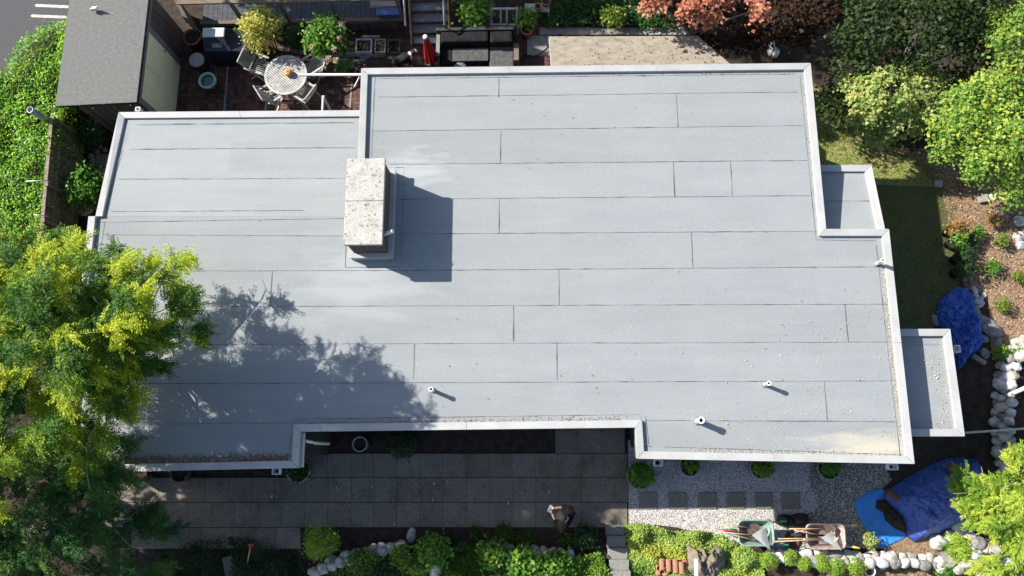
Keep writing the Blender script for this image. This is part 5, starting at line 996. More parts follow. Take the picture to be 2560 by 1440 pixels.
def cloth(name, label, cat, pts, h, m, wr=0.05, wscale=3.0, z0=0.02, rings=26, power=2.2, seed=0, nseg=110, parent=None):
    q = [P(x, y, z0) for x, y in pts]; c = sum(q, Vector())/len(q); per = [0]; n = len(q)
    for i in range(n): per.append(per[-1]+(q[(i+1) % n]-q[i]).length)
    out = []
    for k in range(nseg):
        t = per[-1]*k/nseg; i = max(j for j in range(n) if per[j] <= t); out.append(q[i].lerp(q[(i+1) % n], (t-per[i])/(per[i+1]-per[i])))
    vs = [Vector((c.x, c.y, z0+h))]; fs = []; off = Vector((seed*7.3, seed*2.1, seed))
    for r_ in range(1, rings+1):
        f = r_/rings
        for k in range(nseg):
            p = c.lerp(out[k], f); base_ = h*(1-f**power); d = abs(mnoise.noise(Vector((p.x, p.y, 0))*wscale+off)); d2 = mnoise.noise(Vector((p.x*1.7+p.y, p.y*.8-p.x, 3))*wscale*2.1+off); d3 = abs(mnoise.noise(Vector((p.x+p.y*.5, p.y, 9))*wscale*5+off))
            e = 0.35+0.65*(1-f**4); vs.append(Vector((p.x, p.y, z0+base_+e*wr*(1.6*d+.5*d2+.5*d3))))
    for k in range(nseg): fs.append((0, 1+k, 1+(k+1) % nseg))
    for r_ in range(rings-1):
        for k in range(nseg): a_ = 1+r_*nseg; fs.append((a_+k, a_+nseg+k, a_+nseg+(k+1) % nseg, a_+(k+1) % nseg))
    mb = MB(); mb.add(vs, fs, True); o = mb.top(name, m, (c.x, c.y, z0))
    bm = bmesh.new(); bm.from_mesh(o.data); bmesh.ops.recalc_face_normals(bm, faces=bm.faces); bm.to_mesh(o.data); bm.free()
    if sum(p.normal.z for p in o.data.polygons) < 0: o.data.flip_normals()
    so = o.modifiers.new('thick', 'SOLIDIFY'); so.thickness = 0.004
    return tag(o, label, cat)
cloth('tarp', 'crumpled blue tarp heaped beside boulders near the east lawn', 'tarp', [(2385, 718), (2412, 716), (2428, 735), (2431, 780), (2445, 812), (2453, 850), (2448, 876), (2425, 888), (2410, 905), (2405, 920), (2388, 926), (2378, 890), (2366, 850), (2345, 818), (2337, 785), (2345, 752), (2366, 735)], .34, MATS['tarp_blue'], .20, 3.2, seed=1, power=4.5, rings=40, nseg=160)
rocklist('boulder', [(2472, 816, 34, 22, 0, -.75)], MATS['stone_grey'], ['largest grey boulder, long and tilted, beside the crumpled tarp'], 'boulder')
rocklist('boulder', [(2439, 780, 12, 20, 0, .2), (2496, 858, 9, 15, 0, -.3), (2462, 883, 12, 15, 0, .3), (2338, 800, 10, 15, 0, .2), (2460, 847, 12, 10)], MATS['stone_grey'],
         ['upright oval grey boulder touching the crumpled tarp above the largest boulder', 'pale oval stone just below the tip of the largest boulder', 'rounded pale stone at the lower right of the crumpled tarp', 'blue grey boulder on the lawn at left of crumpled tarp', 'small dark stone between the tarp and the largest boulder'], 'boulder')
rocklist('cobble', [(2436, 724, 7, 11), (2460, 737, 7, 7), (2440, 739, 9, 7), (2454, 746, 6, 5), (2443, 753, 11, 8, 0, -.4), (2455, 757, 7, 8), (2449, 765, 6, 5), (2431, 745, 7, 6)], MATS['stone_white'], 'small pale cobble heaped at the upper end of the crumpled tarp', 'stone', 'cobbles at the upper end of the tarp')
c = P(2446, 899, .05); mb = MB(); mb.box((c.x, c.y, .06), (.38, .13, .1), rz=-.6); tag(mb.top('concrete_block', MATS['stone_grey'], (c.x, c.y, 0), .02), 'oblong concrete block lying below the crumpled blue tarp', 'block')
for (x, y, sx, sy, rz, lab) in ((2345, 460, .2, .19, -.15, 'square grey paver at the corner of the lawn shadow'), (2457, 497, .26, .2, .2, 'flat pale stone block on the mulch beside a white rock')):
    c = P(x, y, .06); mb = MB(); mb.box((c.x, c.y, .06), (sx, sy, .1), rz=rz); tag(mb.top('concrete_block', MATS['slab_pale'], (c.x, c.y, 0), .015), lab, 'block')
rocklist('boulder', [(2484, 492, 13, 9), (2550, 552, 17, 14), (2548, 592, 16, 14), (2553, 613, 14, 12), (2500, 475, 10, 8)], MATS['stone_white'], ['white rock beside the flat stone block under the lime tree', 'white boulder at the right edge, highest of three', 'white boulder at the right edge, middle of three', 'white boulder at the right edge, lowest of three', 'small white rock half hidden under the lime tree'], 'boulder')
# stone walls: each wall is one thing, its stones are parts
def stone_wall(label, line, rows, r_, m, flat=.8, step=1.5, h=0.0, jit=3, loc=None, spreadx=0):
    w = thing('stone_wall', label, 'stone wall', P(*line[len(line)//2], 0)); n = 0
    for row, (ox, oy, zz) in enumerate(rows):
        pts = [Vector((x+ox, y+oy, 0)) for x, y in line]; d = [0]
        for a_, b_ in zip(pts[:-1], pts[1:]): d.append(d[-1]+(b_-a_).length)
        t = r_*random.uniform(0, 1)
        while t < d[-1] and n < 95:
            i = max(j for j in range(len(pts)-1) if d[j] <= t); p = pts[i].lerp(pts[i+1], (t-d[i])/(d[i+1]-d[i])); rr = r_*random.uniform(.72, 1.25); s = MPP(zz); c = P(p.x+random.uniform(-jit, jit), p.y+random.uniform(-jit, jit), zz)
            mb = MB(); k = random.uniform(.75, 1.0); mb.rock((c.x, c.y, zz+rr*s*.25), (rr*s, rr*s*k, rr*s*flat), seed=random.randint(0, 9999), rz=random.uniform(-.6, .6), amp=.3); mb.build('stone', m if not isinstance(m, (list, tuple)) else random.choice(m), w); n += 1; t += rr*step*1.18
    return w
SW = [MATS['stone_white'], MATS['stone_white'], MATS['stone_warm'], MATS['stone_grey']]
stone_wall('curved wall of big pale rounded stones at the right edge', [(2600, 835), (2555, 850), (2527, 890), (2512, 930), (2505, 990), (2502, 1050), (2510, 1120), (2515, 1170)], [(0, 0, .15), (-16, 4, .05), (18, 8, .25)], 14, SW)
stone_wall('long low wall of white rounded boulders behind the wheelbarrows', [(1925, 1383), (1990, 1386), (2060, 1388), (2130, 1389), (2200, 1390), (2270, 1392), (2330, 1398), (2360, 1420)], [(0, 0, .15), (8, 14, .2)], 15, SW, step=1.45)
stone_wall('short line of white boulders climbing toward the conifer', [(2360, 1400), (2395, 1380), (2430, 1362), (2470, 1350)], [(0, 0, .15), (30, 22, .2)], 18, SW)
stone_wall('line of white boulders in the bottom right corner', [(2450, 1448), (2490, 1420), (2530, 1408), (2590, 1385)], [(0, 0, .15)], 15, SW)
rocklist('boulder', [(2345, 1356, 19, 18), (2376, 1343, 16, 15), (2405, 1312, 26, 18, 0, .5), (2422, 1345, 19, 20)], MATS['stone_white'], ['white boulder under the lower edge of the navy tarp', 'pale boulder between the navy tarp and its neighbours, half shaded', 'large grey shaded boulder against the right side of navy tarp', 'tall white boulder next to the lime conifer'], 'boulder', flat=.85)
# potted and planted things on the east bed
MATS['redleaf'] = leafmat('redleaf', [(0.08, 0.12, 0.02), (0.22, 0.17, 0.04), (0.40, 0.18, 0.08), (0.46, 0.27, 0.12)], .5, .35, .3)
mat('pot_dark', (0.012, 0.012, 0.013), (0.025, 0.025, 0.026), 8, .5)
for i, (x, y, r_, h_, m, lab) in enumerate(((2378, 577, .15, .28, 'redleaf', 'black pot with reddish yellow plant at the shadow edge'), (2383, 607, .15, .26, 'hydrangea', 'black pot with small green plant below the reddish one'), (2398, 645, .16, .28, 'dark_green', 'black pot with dark plant in shade, third from the top'), (2397, 680, .15, .28, 'dark_green', 'black pot with dark plant in shade, lowest of the row'))):
    c = at_base(x, y, h_); o = pot('plant_pot', lab, c, r_, h_, MATS['pot_dark'], .015, MATS['soil'], taper=.8); leaves('foliage', MATS[m], [((c.x+.1, c.y+.03, h_+.15), (.24, .2, .18), 1)], 55, 6, .05, .075, o)
for (x, y, r_, m, lab) in ((2442, 582, 17, 'fresh', 'small round green shrub near the two top black pots'), (2503, 600, 15, 'yellowgreen', 'small yellow green tuft on the mulch near the white boulders'), (2481, 666, 20, 'fresh', 'round green shrub with yellow sprig in the mulch bed'), (2507, 760, 18, 'yellowgreen', 'round bright shrub on the mulch above the curved wall'),
                           (2546, 692, 10, 'yellowgreen', 'tiny yellow green plant at the right edge of the mulch'), (2485, 552, 14, 'redleaf', 'sparse reddish plant in the mulch below flat stone block'), (2428, 602, 13, 'dark_green', 'small dark plant between the pots and the round shrub'), (2545, 880, 18, 'fresh', 'bright plant growing on top of the curved stone wall'), (2500, 880, 14, 'hydrangea', 'low green plant between the pale oval stone and wall'), (2420, 455, 16, 'redleaf', 'low reddish plant at the edge of the lime tree shade')):
    bush('shrub', lab, 'shrub', MATS[m], x, y, r_, .34, 55, 8, .05)
# pipe, plank fence
c0, c1 = P(2516, 990, .3), P(2575, 965, .3); mb = MB(); mb.tube([c0, c1], .055, 14, cap=False); mb.tube([c1, c0], .045, 14, cap=False); tag(mb.top('plastic_pipe', MATS['white_plastic'], c0), 'white plastic pipe lying on the curved stone wall', 'pipe')
fc_ = P(2412, 1082, 1.0); fd = P(2640, 1066, 1.0); pf = thing('fence', 'low wooden plank fence with pale top edge east of the house', 'fence', (fc_.x, fc_.y, 0))
mb = MB(); mb.bar(Vector((fc_.x, fc_.y, 1.0)), Vector((fd.x, fd.y, 1.02)), .05, .035); mb.build('top_rail', MATS['grey_wood'], pf)
mb = MB()
for k in range(16): p = fc_.lerp(fd, (k+.5)/16); mb.box((p.x, p.y-.005, .56), (.145, .02, .82), rz=.07)
mb.build('boards', MATS['fence_wood'], pf)
# ================================================================ SOUTH EAST: tarps, barrows
cloth('tarp', 'flat light blue tarp sheet spread under the navy tarp', 'tarp', [(2133, 1256), (2172, 1226), (2206, 1222), (2250, 1250), (2300, 1310), (2262, 1345), (2202, 1374), (2150, 1300)], .03, MATS['tarp_light'], .02, 2.2, z0=.015, seed=3)
cloth('soil_pile', 'dark soil spilling from under navy tarp onto light tarp', 'soil', [(2190, 1250), (2215, 1248), (2262, 1290), (2268, 1335), (2235, 1320), (2212, 1300), (2208, 1282), (2188, 1270)], .16, MATS['soil'], .08, 6, z0=.05, seed=4)
cloth('tarp', 'large navy blue tarp draped over a long heap', 'tarp', [(2206, 1236), (2240, 1208), (2290, 1180), (2330, 1160), (2365, 1145), (2400, 1142), (2440, 1148), (2470, 1200), (2480, 1260), (2450, 1290), (2400, 1308), (2345, 1335), (2285, 1356), (2266, 1340), (2258, 1312), (2238, 1288), (2216, 1262)], .55, MATS['tarp_navy'], .14, 1.9, z0=.03, power=2.6, seed=6, rings=40, nseg=160)
mat('clay_pipe', (0.27, 0.125, 0.07), (0.40, 0.215, 0.13), 6, .85, .2); mat('clay_dark', (0.10, 0.05, 0.032), (0.15, 0.08, 0.05), 6, .9, .2)
def clay(label, a_, b_, r_, m, grp=None):
    mb = MB(); n_ = 18; d = (b_-a_).normalized(); ref = d.orthogonal().normalized(); bt_ = d.cross(ref); vs = []
    prof = [(r_*.72, a_+d*.02), (r_*.78, a_), (r_, a_), (r_, a_.lerp(b_, .93)), (r_*1.1, a_.lerp(b_, .94)), (r_*1.1, b_), (r_*.78, b_), (r_*.72, b_-d*.03), (r_*.72, a_+d*.02)]
    for rr, p in prof:
        for k in range(n_): t = 2*math.pi*k/n_; vs.append(p+(ref*math.cos(t)+bt_*math.sin(t))*rr)
    mb.add(vs, [(i*n_+k, i*n_+(k+1) % n_, (i+1)*n_+(k+1) % n_, (i+1)*n_+k) for i in range(len(prof)-1) for k in range(n_)], True); return tag(mb.top('clay_pipe', m, a_), label, 'clay pipe', grp)
z1 = .68; clay('brown clay pipe on the navy tarp near its left end', P(2216, 1226, z1-.1), P(2245, 1250, z1-.1), .08, MATS['clay_dark']); clay('dark clay pipe on the navy tarp nearest the house', P(2372, 1158, z1-.1), P(2385, 1190, z1-.1), .075, MATS['clay_dark'])
cg = 'clay pipes stacked beside the burlap'
for i, (x, ya, yb_, z) in enumerate(((1645, 1402, 1436, .08), (1662, 1400, 1438, .08), (1680, 1399, 1434, .08), (1697, 1399, 1430, .08), (1712, 1400, 1430, .08), (1654, 1397, 1424, .2), (1671, 1398, 1428, .2), (1688, 1398, 1432, .2), (1703, 1404, 1434, .2))):
    clay('short terracotta clay pipe lying in the stack beside the burlap', P(x, ya, z+.1), P(x+1, yb_, z+.1), .068, MATS['clay_pipe'], cg)
for i, (x, y) in enumerate(((1648, 1421), (1667, 1426))):
    p_ = P(x, y, .34); clay(('round open clay pipe standing at the left end of the stack', 'open clay pipe standing second from left of the stack')[i], p_, Vector((p_.x, p_.y, .05)), .072, MATS['clay_pipe'])
mat('burlap', (0.15, 0.122, 0.092), (0.22, 0.185, 0.145), 5, .95, .5, 30)
cloth('burlap_cloth', 'crumpled brown burlap cloth thrown over the ground cover', 'burlap', [(1716, 1362), (1726, 1362), (1738, 1400), (1748, 1370), (1760, 1370), (1768, 1392), (1790, 1362), (1808, 1368), (1814, 1400), (1806, 1428), (1785, 1446), (1745, 1446), (1714, 1425), (1718, 1395)], .24, MATS['burlap'], .15, 3.4, z0=.16, seed=8)
A, B = P(1741, 1446, .62), P(1740, 1397, .62); mb = MB(); mb.bar(A, B, .085, .05); tag(mb.top('white_board', MATS['white_paint'], (B.x, B.y, .6), .01), 'narrow white board lying on the burlap', 'board')
mat('barrow_green', (0.16, 0.245, 0.20), (0.27, 0.35, 0.30), 12, .5); mat('barrow_red', (0.26, 0.165, 0.135), (0.44, 0.35, 0.31), 14, .65); mat('barrow_in', (0.15, 0.16, 0.13), (0.24, 0.25, 0.21), 8, .8); mat('barrow_in_red', (0.15, 0.09, 0.075), (0.24, 0.16, 0.14), 8, .8); mat('yellow_grip', (0.55, 0.40, 0.03), rough=.5); mat('tyre', (0.015, 0.015, 0.016), rough=.8); mat('tool_wood', (0.38, 0.24, 0.13), (0.50, 0.34, 0.20), 6, .6); mat('tool_red', (0.38, 0.05, 0.035), rough=.6); mat('tool_green', (0.05, 0.30, 0.20), rough=.5); mat('rake_grey', (0.30, 0.31, 0.30), (0.36, 0.37, 0.36), 6, .6)
def wheelbarrow(label, x0, x1, y0, y1, mo, mi, grip, hm):
    zt = .62; a_, b_ = P(x0, y1, zt), P(x1, y0, zt); cx, cy = (a_.x+b_.x)/2, (a_.y+b_.y)/2; hx, hy = (b_.x-a_.x)/2, (b_.y-a_.y)/2; o = thing('wheelbarrow', label, 'wheelbarrow', (cx, cy, 0))
    def ring(sx, sy, z, ox=0, rad=.14, n_=6):
        out = []
        for qx, qy, t0 in ((1, 1, 0), (-1, 1, 90), (-1, -1, 180), (1, -1, 270)):
            for k in range(n_+1): t = R(t0+90*k/n_); out.append((cx+ox+qx*(sx-rad)+rad*math.cos(t), cy+qy*(sy-rad)+rad*math.sin(t), z))
        return out
    def shell(rings, m, name, par_, cap):
        mb = MB(); n_ = len(rings[0]); mb.add([v for r_ in rings for v in r_], [(i*n_+k, i*n_+(k+1) % n_, (i+1)*n_+(k+1) % n_, (i+1)*n_+k) for i in range(len(rings)-1) for k in range(n_)]+([tuple((len(rings)-1)*n_+k for k in range(n_))] if cap else []), True); return mb.build(name, m, par_)
    shell([ring(hx*.6, hy*.62, .30), ring(hx*.97, hy*.97, zt-.01), ring(hx, hy, zt-.012), ring(hx, hy, zt), ring(hx-.028, hy-.028, zt+.002), ring(hx-.035, hy-.035, zt-.01)], mo, 'tray', o, False)
    shell([ring(hx-.032, hy-.032, zt-.008), ring(hx*.60, hy*.62, .33)], mo, 'tray_lining', o, False)
    shell([ring(hx*.62, hy*.64, .34), ring(hx*.4, hy*.4, .335)], mi, 'tray_dirt', o, True)
    for s in (-1, 1):
        mb = MB(); p = Vector((cx+hx+.30, cy+s*hy*.88, .56)); mb.tube([(cx-hx-.15, cy+s*.05, .22), (cx-hx*.4, cy+s*hy*.55, .29), p], .018, 8); hd = mb.build('handle', hm, o); mb = MB(); mb.tube([p+Vector((-.13, -s*.02, -.035)), p+Vector((.03, s*.005, .01))], .026, 8); mb.build('grip', grip, hd)
        mb = MB(); mb.tube([(cx+hx*.5, cy+s*hy*.6, .3), (cx+hx*.62, cy+s*hy*.62, .01), (cx+hx*.8, cy+s*hy*.62, .01)], .016, 8); mb.build('leg', MATS['black_metal'], o)
    wc = Vector((cx-hx-.05, cy, .19)); mb = MB(); M = Matrix.Rotation(math.pi/2, 3, 'X'); mb.lathe(wc, [(.10, -.03), (.16, -.045), (.19, -.03), (.195, 0), (.19, .03), (.16, .045), (.10, .03)], 24, M=M); wh = mb.build('wheel', MATS['tyre'], o); mb = MB(); mb.lathe(wc, [(0.0, -.03), (.10, -.03), (.10, .03), (0, .03)], 20, M=M); mb.build('hub', MATS['metal_grey'], wh)
    return o
wheelbarrow('green wheelbarrow loaded with rakes and tools on the gravel', 1847, 1934, 1299, 1366, MATS['barrow_green'], MATS['barrow_in'], MATS['tool_green'], MATS['tool_green'])
wheelbarrow('rusty red wheelbarrow loaded with rakes, handles with yellow grips', 2018, 2112, 1308, 1374, MATS['barrow_red'], MATS['barrow_in_red'], MATS['yellow_grip'], MATS['metal_grey'])
mat('rust', (0.06, 0.045, 0.035), (0.14, 0.10, 0.075), 14, .8)
def tool(name, label, a_, b_, m, r_=.014, head=None):
    mb = MB(); mb.tube([a_, b_], r_, 8); o = mb.top(name, m, b_); tag(o, label, 'garden tool')
    if head == 'shovel':
        d = (b_-a_).normalized(); s = d.cross(Vector((0, 0, 1))).normalized(); u = s.cross(d); mb = MB(); pr = [(-.0, .05), (.05, .10), (.18, .11), (.25, .06), (.29, 0)]
        vs = [b_+d*t+s*w_-u*.02*abs(w_)/.1 for t, w_ in pr]+[b_+d*t-s*w_-u*.02*abs(w_)/.1 for t, w_ in pr[::-1]]; vs += [v-u*.004 for v in vs]; n_ = len(pr)*2; mb.add(vs, [tuple(range(n_)), tuple(range(2*n_-1, n_-1, -1))]+[(i, (i+1) % n_, n_+(i+1) % n_, n_+i) for i in range(n_)]); h = mb.build('blade', MATS['rust']); h.data.transform(Matrix.Translation(-Vector(b_))); h.parent = o
    return o
def rake(label, a_, b_, e0, e1, r_=.014):
    """fan rake: handle a->b, tine tips from e0 to e1"""
    o = tool('rake', label, a_, b_, MATS['tool_wood'], r_); mb = MB(); n_ = 21
    for k in range(n_):
        t = k/(n_-1); tip = e0.lerp(e1, t); md = b_.lerp(tip, .55); mb.bar(b_.lerp(tip, .03), md+Vector((0, 0, .01)), .013, .004); mb.bar(md+Vector((0, 0, .01)), tip, .011, .004); mb.bar(tip, tip+Vector((0, 0, -.05)), .011, .004, up=(1, 0, 0))
    pl_ = [b_, b_.lerp(e0, .56), b_.lerp(e1, .56)]; mb.add([p+Vector((0, 0, .012)) for p in pl_]+[p+Vector((0, 0, .006)) for p in pl_], [(0, 1, 2), (5, 4, 3), (0, 3, 4, 1), (1, 4, 5, 2), (2, 5, 3, 0)]); h = mb.build('head', MATS['rake_grey']); h.data.transform(Matrix.Translation(-Vector(b_))); h.parent = o; return o
zz = .70
rake('grey fan rake lying across the green wheelbarrow', P(1812, 1331, zz), P(1880, 1338, zz), P(1914, 1316, zz), P(1925, 1374, zz))
tool('shovel', 'wooden handled shovel at the far side of green wheelbarrow', P(1805, 1311, zz), P(1874, 1319, zz-.05), MATS['tool_wood'], head='shovel'); tool('garden_fork', 'red tipped tool handle sticking out of green wheelbarrow', P(1796, 1323, zz), P(1868, 1331, zz-.02), MATS['tool_red'], head='shovel')
tool('garden_hoe', 'thin wooden tool handle crossing under the grey rake', P(1798, 1327, zz-.03), P(1898, 1354, zz-.09), MATS['tool_wood'])
rake('grey fan rake lying across the rusty red wheelbarrow', P(1945, 1347, zz), P(2052, 1346, zz), P(2080, 1328, zz), P(2104, 1375, zz))
tool('shovel', 'wooden handled shovel at the far side of red wheelbarrow', P(1973, 1322, zz), P(2060, 1322, zz-.03), MATS['tool_wood'], .016, 'shovel'); tool('garden_hoe', 'wooden tool handle slanting across the middle of red wheelbarrow', P(1985, 1325, zz), P(2045, 1337, zz), MATS['tool_wood']); tool('garden_hoe', 'long wooden handle nearest the white wall in red wheelbarrow', P(1936, 1354, zz), P(2056, 1349, zz+.03), MATS['tool_wood'], .016)
mat('sack_grey', (0.03, 0.029, 0.028), (0.07, 0.067, 0.063), 6, .9)
for (x, y, rx, ry, lab, m) in ((1962, 1300, 20, 15, 'black plastic sack on the gravel between the two wheelbarrows', 'pot_dark'), (1998, 1299, 24, 17, 'dark grey sack beside the black one between the wheelbarrows', 'sack_grey')):
    cloth('sack', lab, 'sack', [(x+rx*1.15*math.cos(t)*(1+.18*math.sin(3*t+rx)), y+ry*1.15*math.sin(t)*(1+.15*math.cos(2*t))) for t in np.linspace(0, 6.0, 14)], .26, MATS[m], .16, 4.5, z0=.015, seed=rx)
rocklist('clod', [(1978, 1342, 14, 10, 0), (1992, 1352, 10, 12, 0), (2005, 1335, 9, 8, 0), (1985, 1362, 10, 8, 0)], MATS['clay_dark'], 'brown lump of earth and broken pot between the wheelbarrows', 'clod', 'brown lumps between the wheelbarrows')
MATS['cover_mix'] = leafmat('cover_mix', [(0.03, 0.08, 0.015), (0.06, 0.16, 0.02), (0.12, 0.24, 0.04), (0.22, 0.32, 0.07), (0.40, 0.44, 0.12), (0.16, 0.27, 0.04), (0.55, 0.50, 0.06), (0.5, 0.26, 0.08)], .45, .4, .3, 1.45)
MATS['box'] = leafmat('box', [(0.06, 0.13, 0.02), (0.13, 0.22, 0.025), (0.22, 0.31, 0.04), (0.33, 0.38, 0.06)], .45, .4, .3, 1.6)
def cover(name, label, poly, n, size, m, z=.05, amp=.16, asp=.65, seed=1, kind='stuff'):
    q = scatter(poly, n); zz_ = np.array([z+amp*(0.5+mnoise.noise(Vector((x*2.2, y*2.2, seed)))) for x, y in q])-.08*rng.random(n); nn = nrm(np.array([0, 0, 1.0])+rng.normal(size=(n, 3))*.55); A = np.cross(nn, rdirs(n)); s = size*(.6+.7*rng.random(n)); cv = np.array([0.5+0.8*mnoise.noise(Vector((x*1.5, y*1.5, seed+5))) for x, y in q])
    return tag(quads(np.column_stack([q, np.maximum(zz_, .01)]), A, np.cross(nn, A), s, s*asp, np.clip(cv*.6+.4*rng.random(n), 0, 1), name, m), label, 'ground cover', kind=kind)
MATS['lush'] = leafmat('lush', [(0.02, 0.06, 0.012), (0.04, 0.11, 0.016), (0.08, 0.16, 0.022), (0.16, 0.23, 0.03), (0.28, 0.31, 0.04)], .45, .4, .3, 1.6)
# ================================================================ SOUTH BED
z0 = .30
rb = PP([(770, 1470), (800, 1432), (870, 1404), (960, 1382), (1050, 1378), (1210, 1378), (1440, 1388), (1508, 1396), (1515, 1560), (700, 1560)], z0); mb = MB(); mb.prism([(p.x, p.y) for p in rb], 0, z0); tag(mb.build('raised_bed', MATS['soil']), kind='structure')
cover('ground_cover', 'messy low green plants covering the raised bed at the bottom', PP([(840, 1420), (960, 1392), (1060, 1388), (1210, 1388), (1440, 1398), (1505, 1402), (1510, 1500), (760, 1500)], z0), 9500, .055, MATS['lush'], z0+.02, .12, seed=12)
stone_wall('curving rubble wall of mossy white stones below the terrace', [(775, 1428), (815, 1410), (850, 1394), (890, 1382), (930, 1373), (975, 1368), (1015, 1368)], [(0, 0, .2), (4, 10, .3)], 13, SW, step=1.5)
stone_wall('straight rubble wall of grey stones behind the person', [(1205, 1370), (1250, 1373), (1300, 1374), (1350, 1376), (1400, 1380), (1440, 1384)], [(0, 0, .2), (6, 12, .28)], 13, [MATS['stone_grey'], MATS['stone_warm'], MATS['stone_white']], step=1.5)
rocklist('boulder', [(1028, 1338, 11, 18, 0, -.1), (1088, 1420, 17, 22, .3, .1)], MATS['stone_white'], ['upright pale oval stone in the soil below the terrace', 'pointed grey stone among the grass at the bottom edge'], 'boulder', flat=.8)
MATS['tuft'] = leafmat('tuft', [(0.03, 0.08, 0.015), (0.06, 0.13, 0.022), (0.11, 0.18, 0.03), (0.17, 0.23, 0.06)], .5, .4, .3, 1.5)
bush('shrub', 'round feathery green shrub in soil left of the rubble wall', 'shrub', MATS['conifer'], 804, 1352, (40, 42), .8, 260, 10, .06, aspect=.3)
for (x, y, rx, ry, h_, m, sz, lab) in ((905, 1405, 45, 26, .35, 'lush', .06, 'yellow green plant spilling over the curving rubble wall'), (1005, 1392, 30, 30, .4, 'lush', .06, 'bright ground plant right of the curving rubble wall'), (1082, 1378, 36, 28, .45, 'hydrangea', .10, 'leafy rosette plant above the pointed grey stone'), (1045, 1415, 24, 22, .35, 'lush', .05, 'low leafy plant left of the pointed grey stone'),
        (1228, 1388, 26, 22, .4, 'hydrangea', .10, 'leafy plant in front of the left end of straight wall'), (1305, 1412, 34, 26, .45, 'hydrangea', .12, 'large leaved plant in the middle below the straight wall'), (1395, 1418, 34, 22, .4, 'hydrangea', .11, 'leafy plant near the right half of straight wall'), (1265, 1412, 22, 20, .35, 'dark_green', .08, 'bluish dark plant between two large leaved ones'), (1465, 1345, 26, 26, .35, 'dark_green', .07, 'dark low plant right of the person'), (945, 1430, 40, 18, .3, 'dark_green', .07, 'dark plant at the bottom edge below the curving wall')):
    bush('plant', lab, 'plant', MATS[m], x, y, (rx, ry), h_, int(rx*ry/9)+20, 9, sz, zbase=.28 if y > 1372 else 0)
grass('grass_patch', PP([(1110, 1365), (1215, 1362), (1235, 1440), (1230, 1500), (1095, 1500), (1100, 1430)], z0), 5200, .20, MATS['tuft'], z0, .5, 'long green grass patch in the raised bed at bottom centre', .06)
for (x, y, lab) in ((1278, 1338, 'silvery spiky tuft in the soil above the straight wall'), (1318, 1350, 'small spiky tuft right of the silvery one'), (1408, 1344, 'spiky tuft in soil beneath the person'), (1190, 1330, 'dark spiky tuft on the terrace edge left of centre'), (1255, 1325, 'green spreading tuft at the terrace edge')):
    c = P(x, y, .02); o = thing('grass_tuft', lab, 'tuft', (c.x, c.y, 0)); n_ = 170; A = rng.normal(size=(n_, 3)); A[:, 2] = .7*np.abs(A[:, 2])+.2; quads(np.tile(np.array([[c.x, c.y, .02]]), (n_, 1))+rng.normal(size=(n_, 3))*np.array([.05, .05, 0]), A, rng.normal(size=(n_, 3)), .24*(.5+.6*rng.random(n_)), .02, rng.random(n_), 'blades', MATS['tuft'], o)
cover('ground_cover', 'sunlit leafy ground cover between the steps and green wheelbarrow', PP([(1560, 1312), (1600, 1305), (1640, 1314), (1680, 1330), (1740, 1322), (1800, 1338), (1850, 1362), (1895, 1380), (1905, 1440), (1905, 1500), (1585, 1500), (1572, 1400)]), 24000, .046, MATS['cover_mix'], .05, .30)
cover('ground_cover', 'mixed low green plants left of the stone steps', PP([(1440, 1392), (1500, 1380), (1525, 1440), (1530, 1500), (1420, 1500)], .3), 3600, .06, MATS['lush'], .32, .2, seed=4)
cover('ground_cover', 'low dark plants along the bottom left of the terrace', PP([(400, 1380), (560, 1340), (640, 1350), (760, 1400), (780, 1500), (380, 1500)]), 5200, .09, MATS['dark_green'], .05, .3, seed=6, asp=.35)
for i, (ya, yb_) in enumerate(((1312, 1339), (1340, 1369), (1370, 1398), (1399, 1426), (1427, 1470))):
    z = .06+.07*i; q = PP([(1514+i*3, ya), (1561+i*4, ya), (1561+i*4, yb_), (1514+i*3, yb_)], z)
    if i == 0: steps = thing('stone_steps', 'flight of grey stone steps climbing from the terrace to garden', 'steps', (q[0].x, q[0].y, 0))
    mb = MB(); mb.prism([(p.x, p.y) for p in q], 0, z); mb.build('step', MATS['step_stone'], steps, .012)
for k, (x, y, r_) in enumerate(((1921, 1404, 23), (1975, 1392, 20), (2009, 1410, 17), (2051, 1406, 21), (2090, 1416, 23), (2140, 1416, 23))):
    bush('boxwood', ['round clipped shrub at left end of the row by white wall', 'round clipped shrub second from left, touching the white wall', 'smallest round shrub of the row, third from left', 'round clipped shrub fourth from left in the row', 'round clipped shrub next to the right end of the row', 'round clipped shrub at the right end beside pale blue bucket'][k], 'shrub', MATS['box'], x, y, r_*.92, .5, 190, 11, .032, aspect=.45, spread=.025, group='round clipped shrubs along the white wall', fill=.8)
c = P(2176, 1428, .3); c.z = 0; mat('pale_blue', (0.42, 0.55, 0.63), (0.5, 0.62, 0.7), 5, .5); o = pot('bucket', 'pale blue plastic bucket right of the clipped shrubs', c, .13, .3, MATS['pale_blue'], .012, MATS['soil'], cat='bucket')
bush('shrub', 'small silver green plant at the corner of light blue tarp', 'shrub', MATS['pale_bush'], 2176, 1355, 15, .4, 60, 8, .05)
bush('shrub', 'green shrub among boulders at the bottom right', 'shrub', MATS['fresh'], 2362, 1428, 18, .35, 70, 8, .05)
grass('dry_or_sunlit_grass', south_poly, 2600, .06, MATS['grass'], .014, .7, 'sparse straw coloured grass on the bed at bottom right', .16)
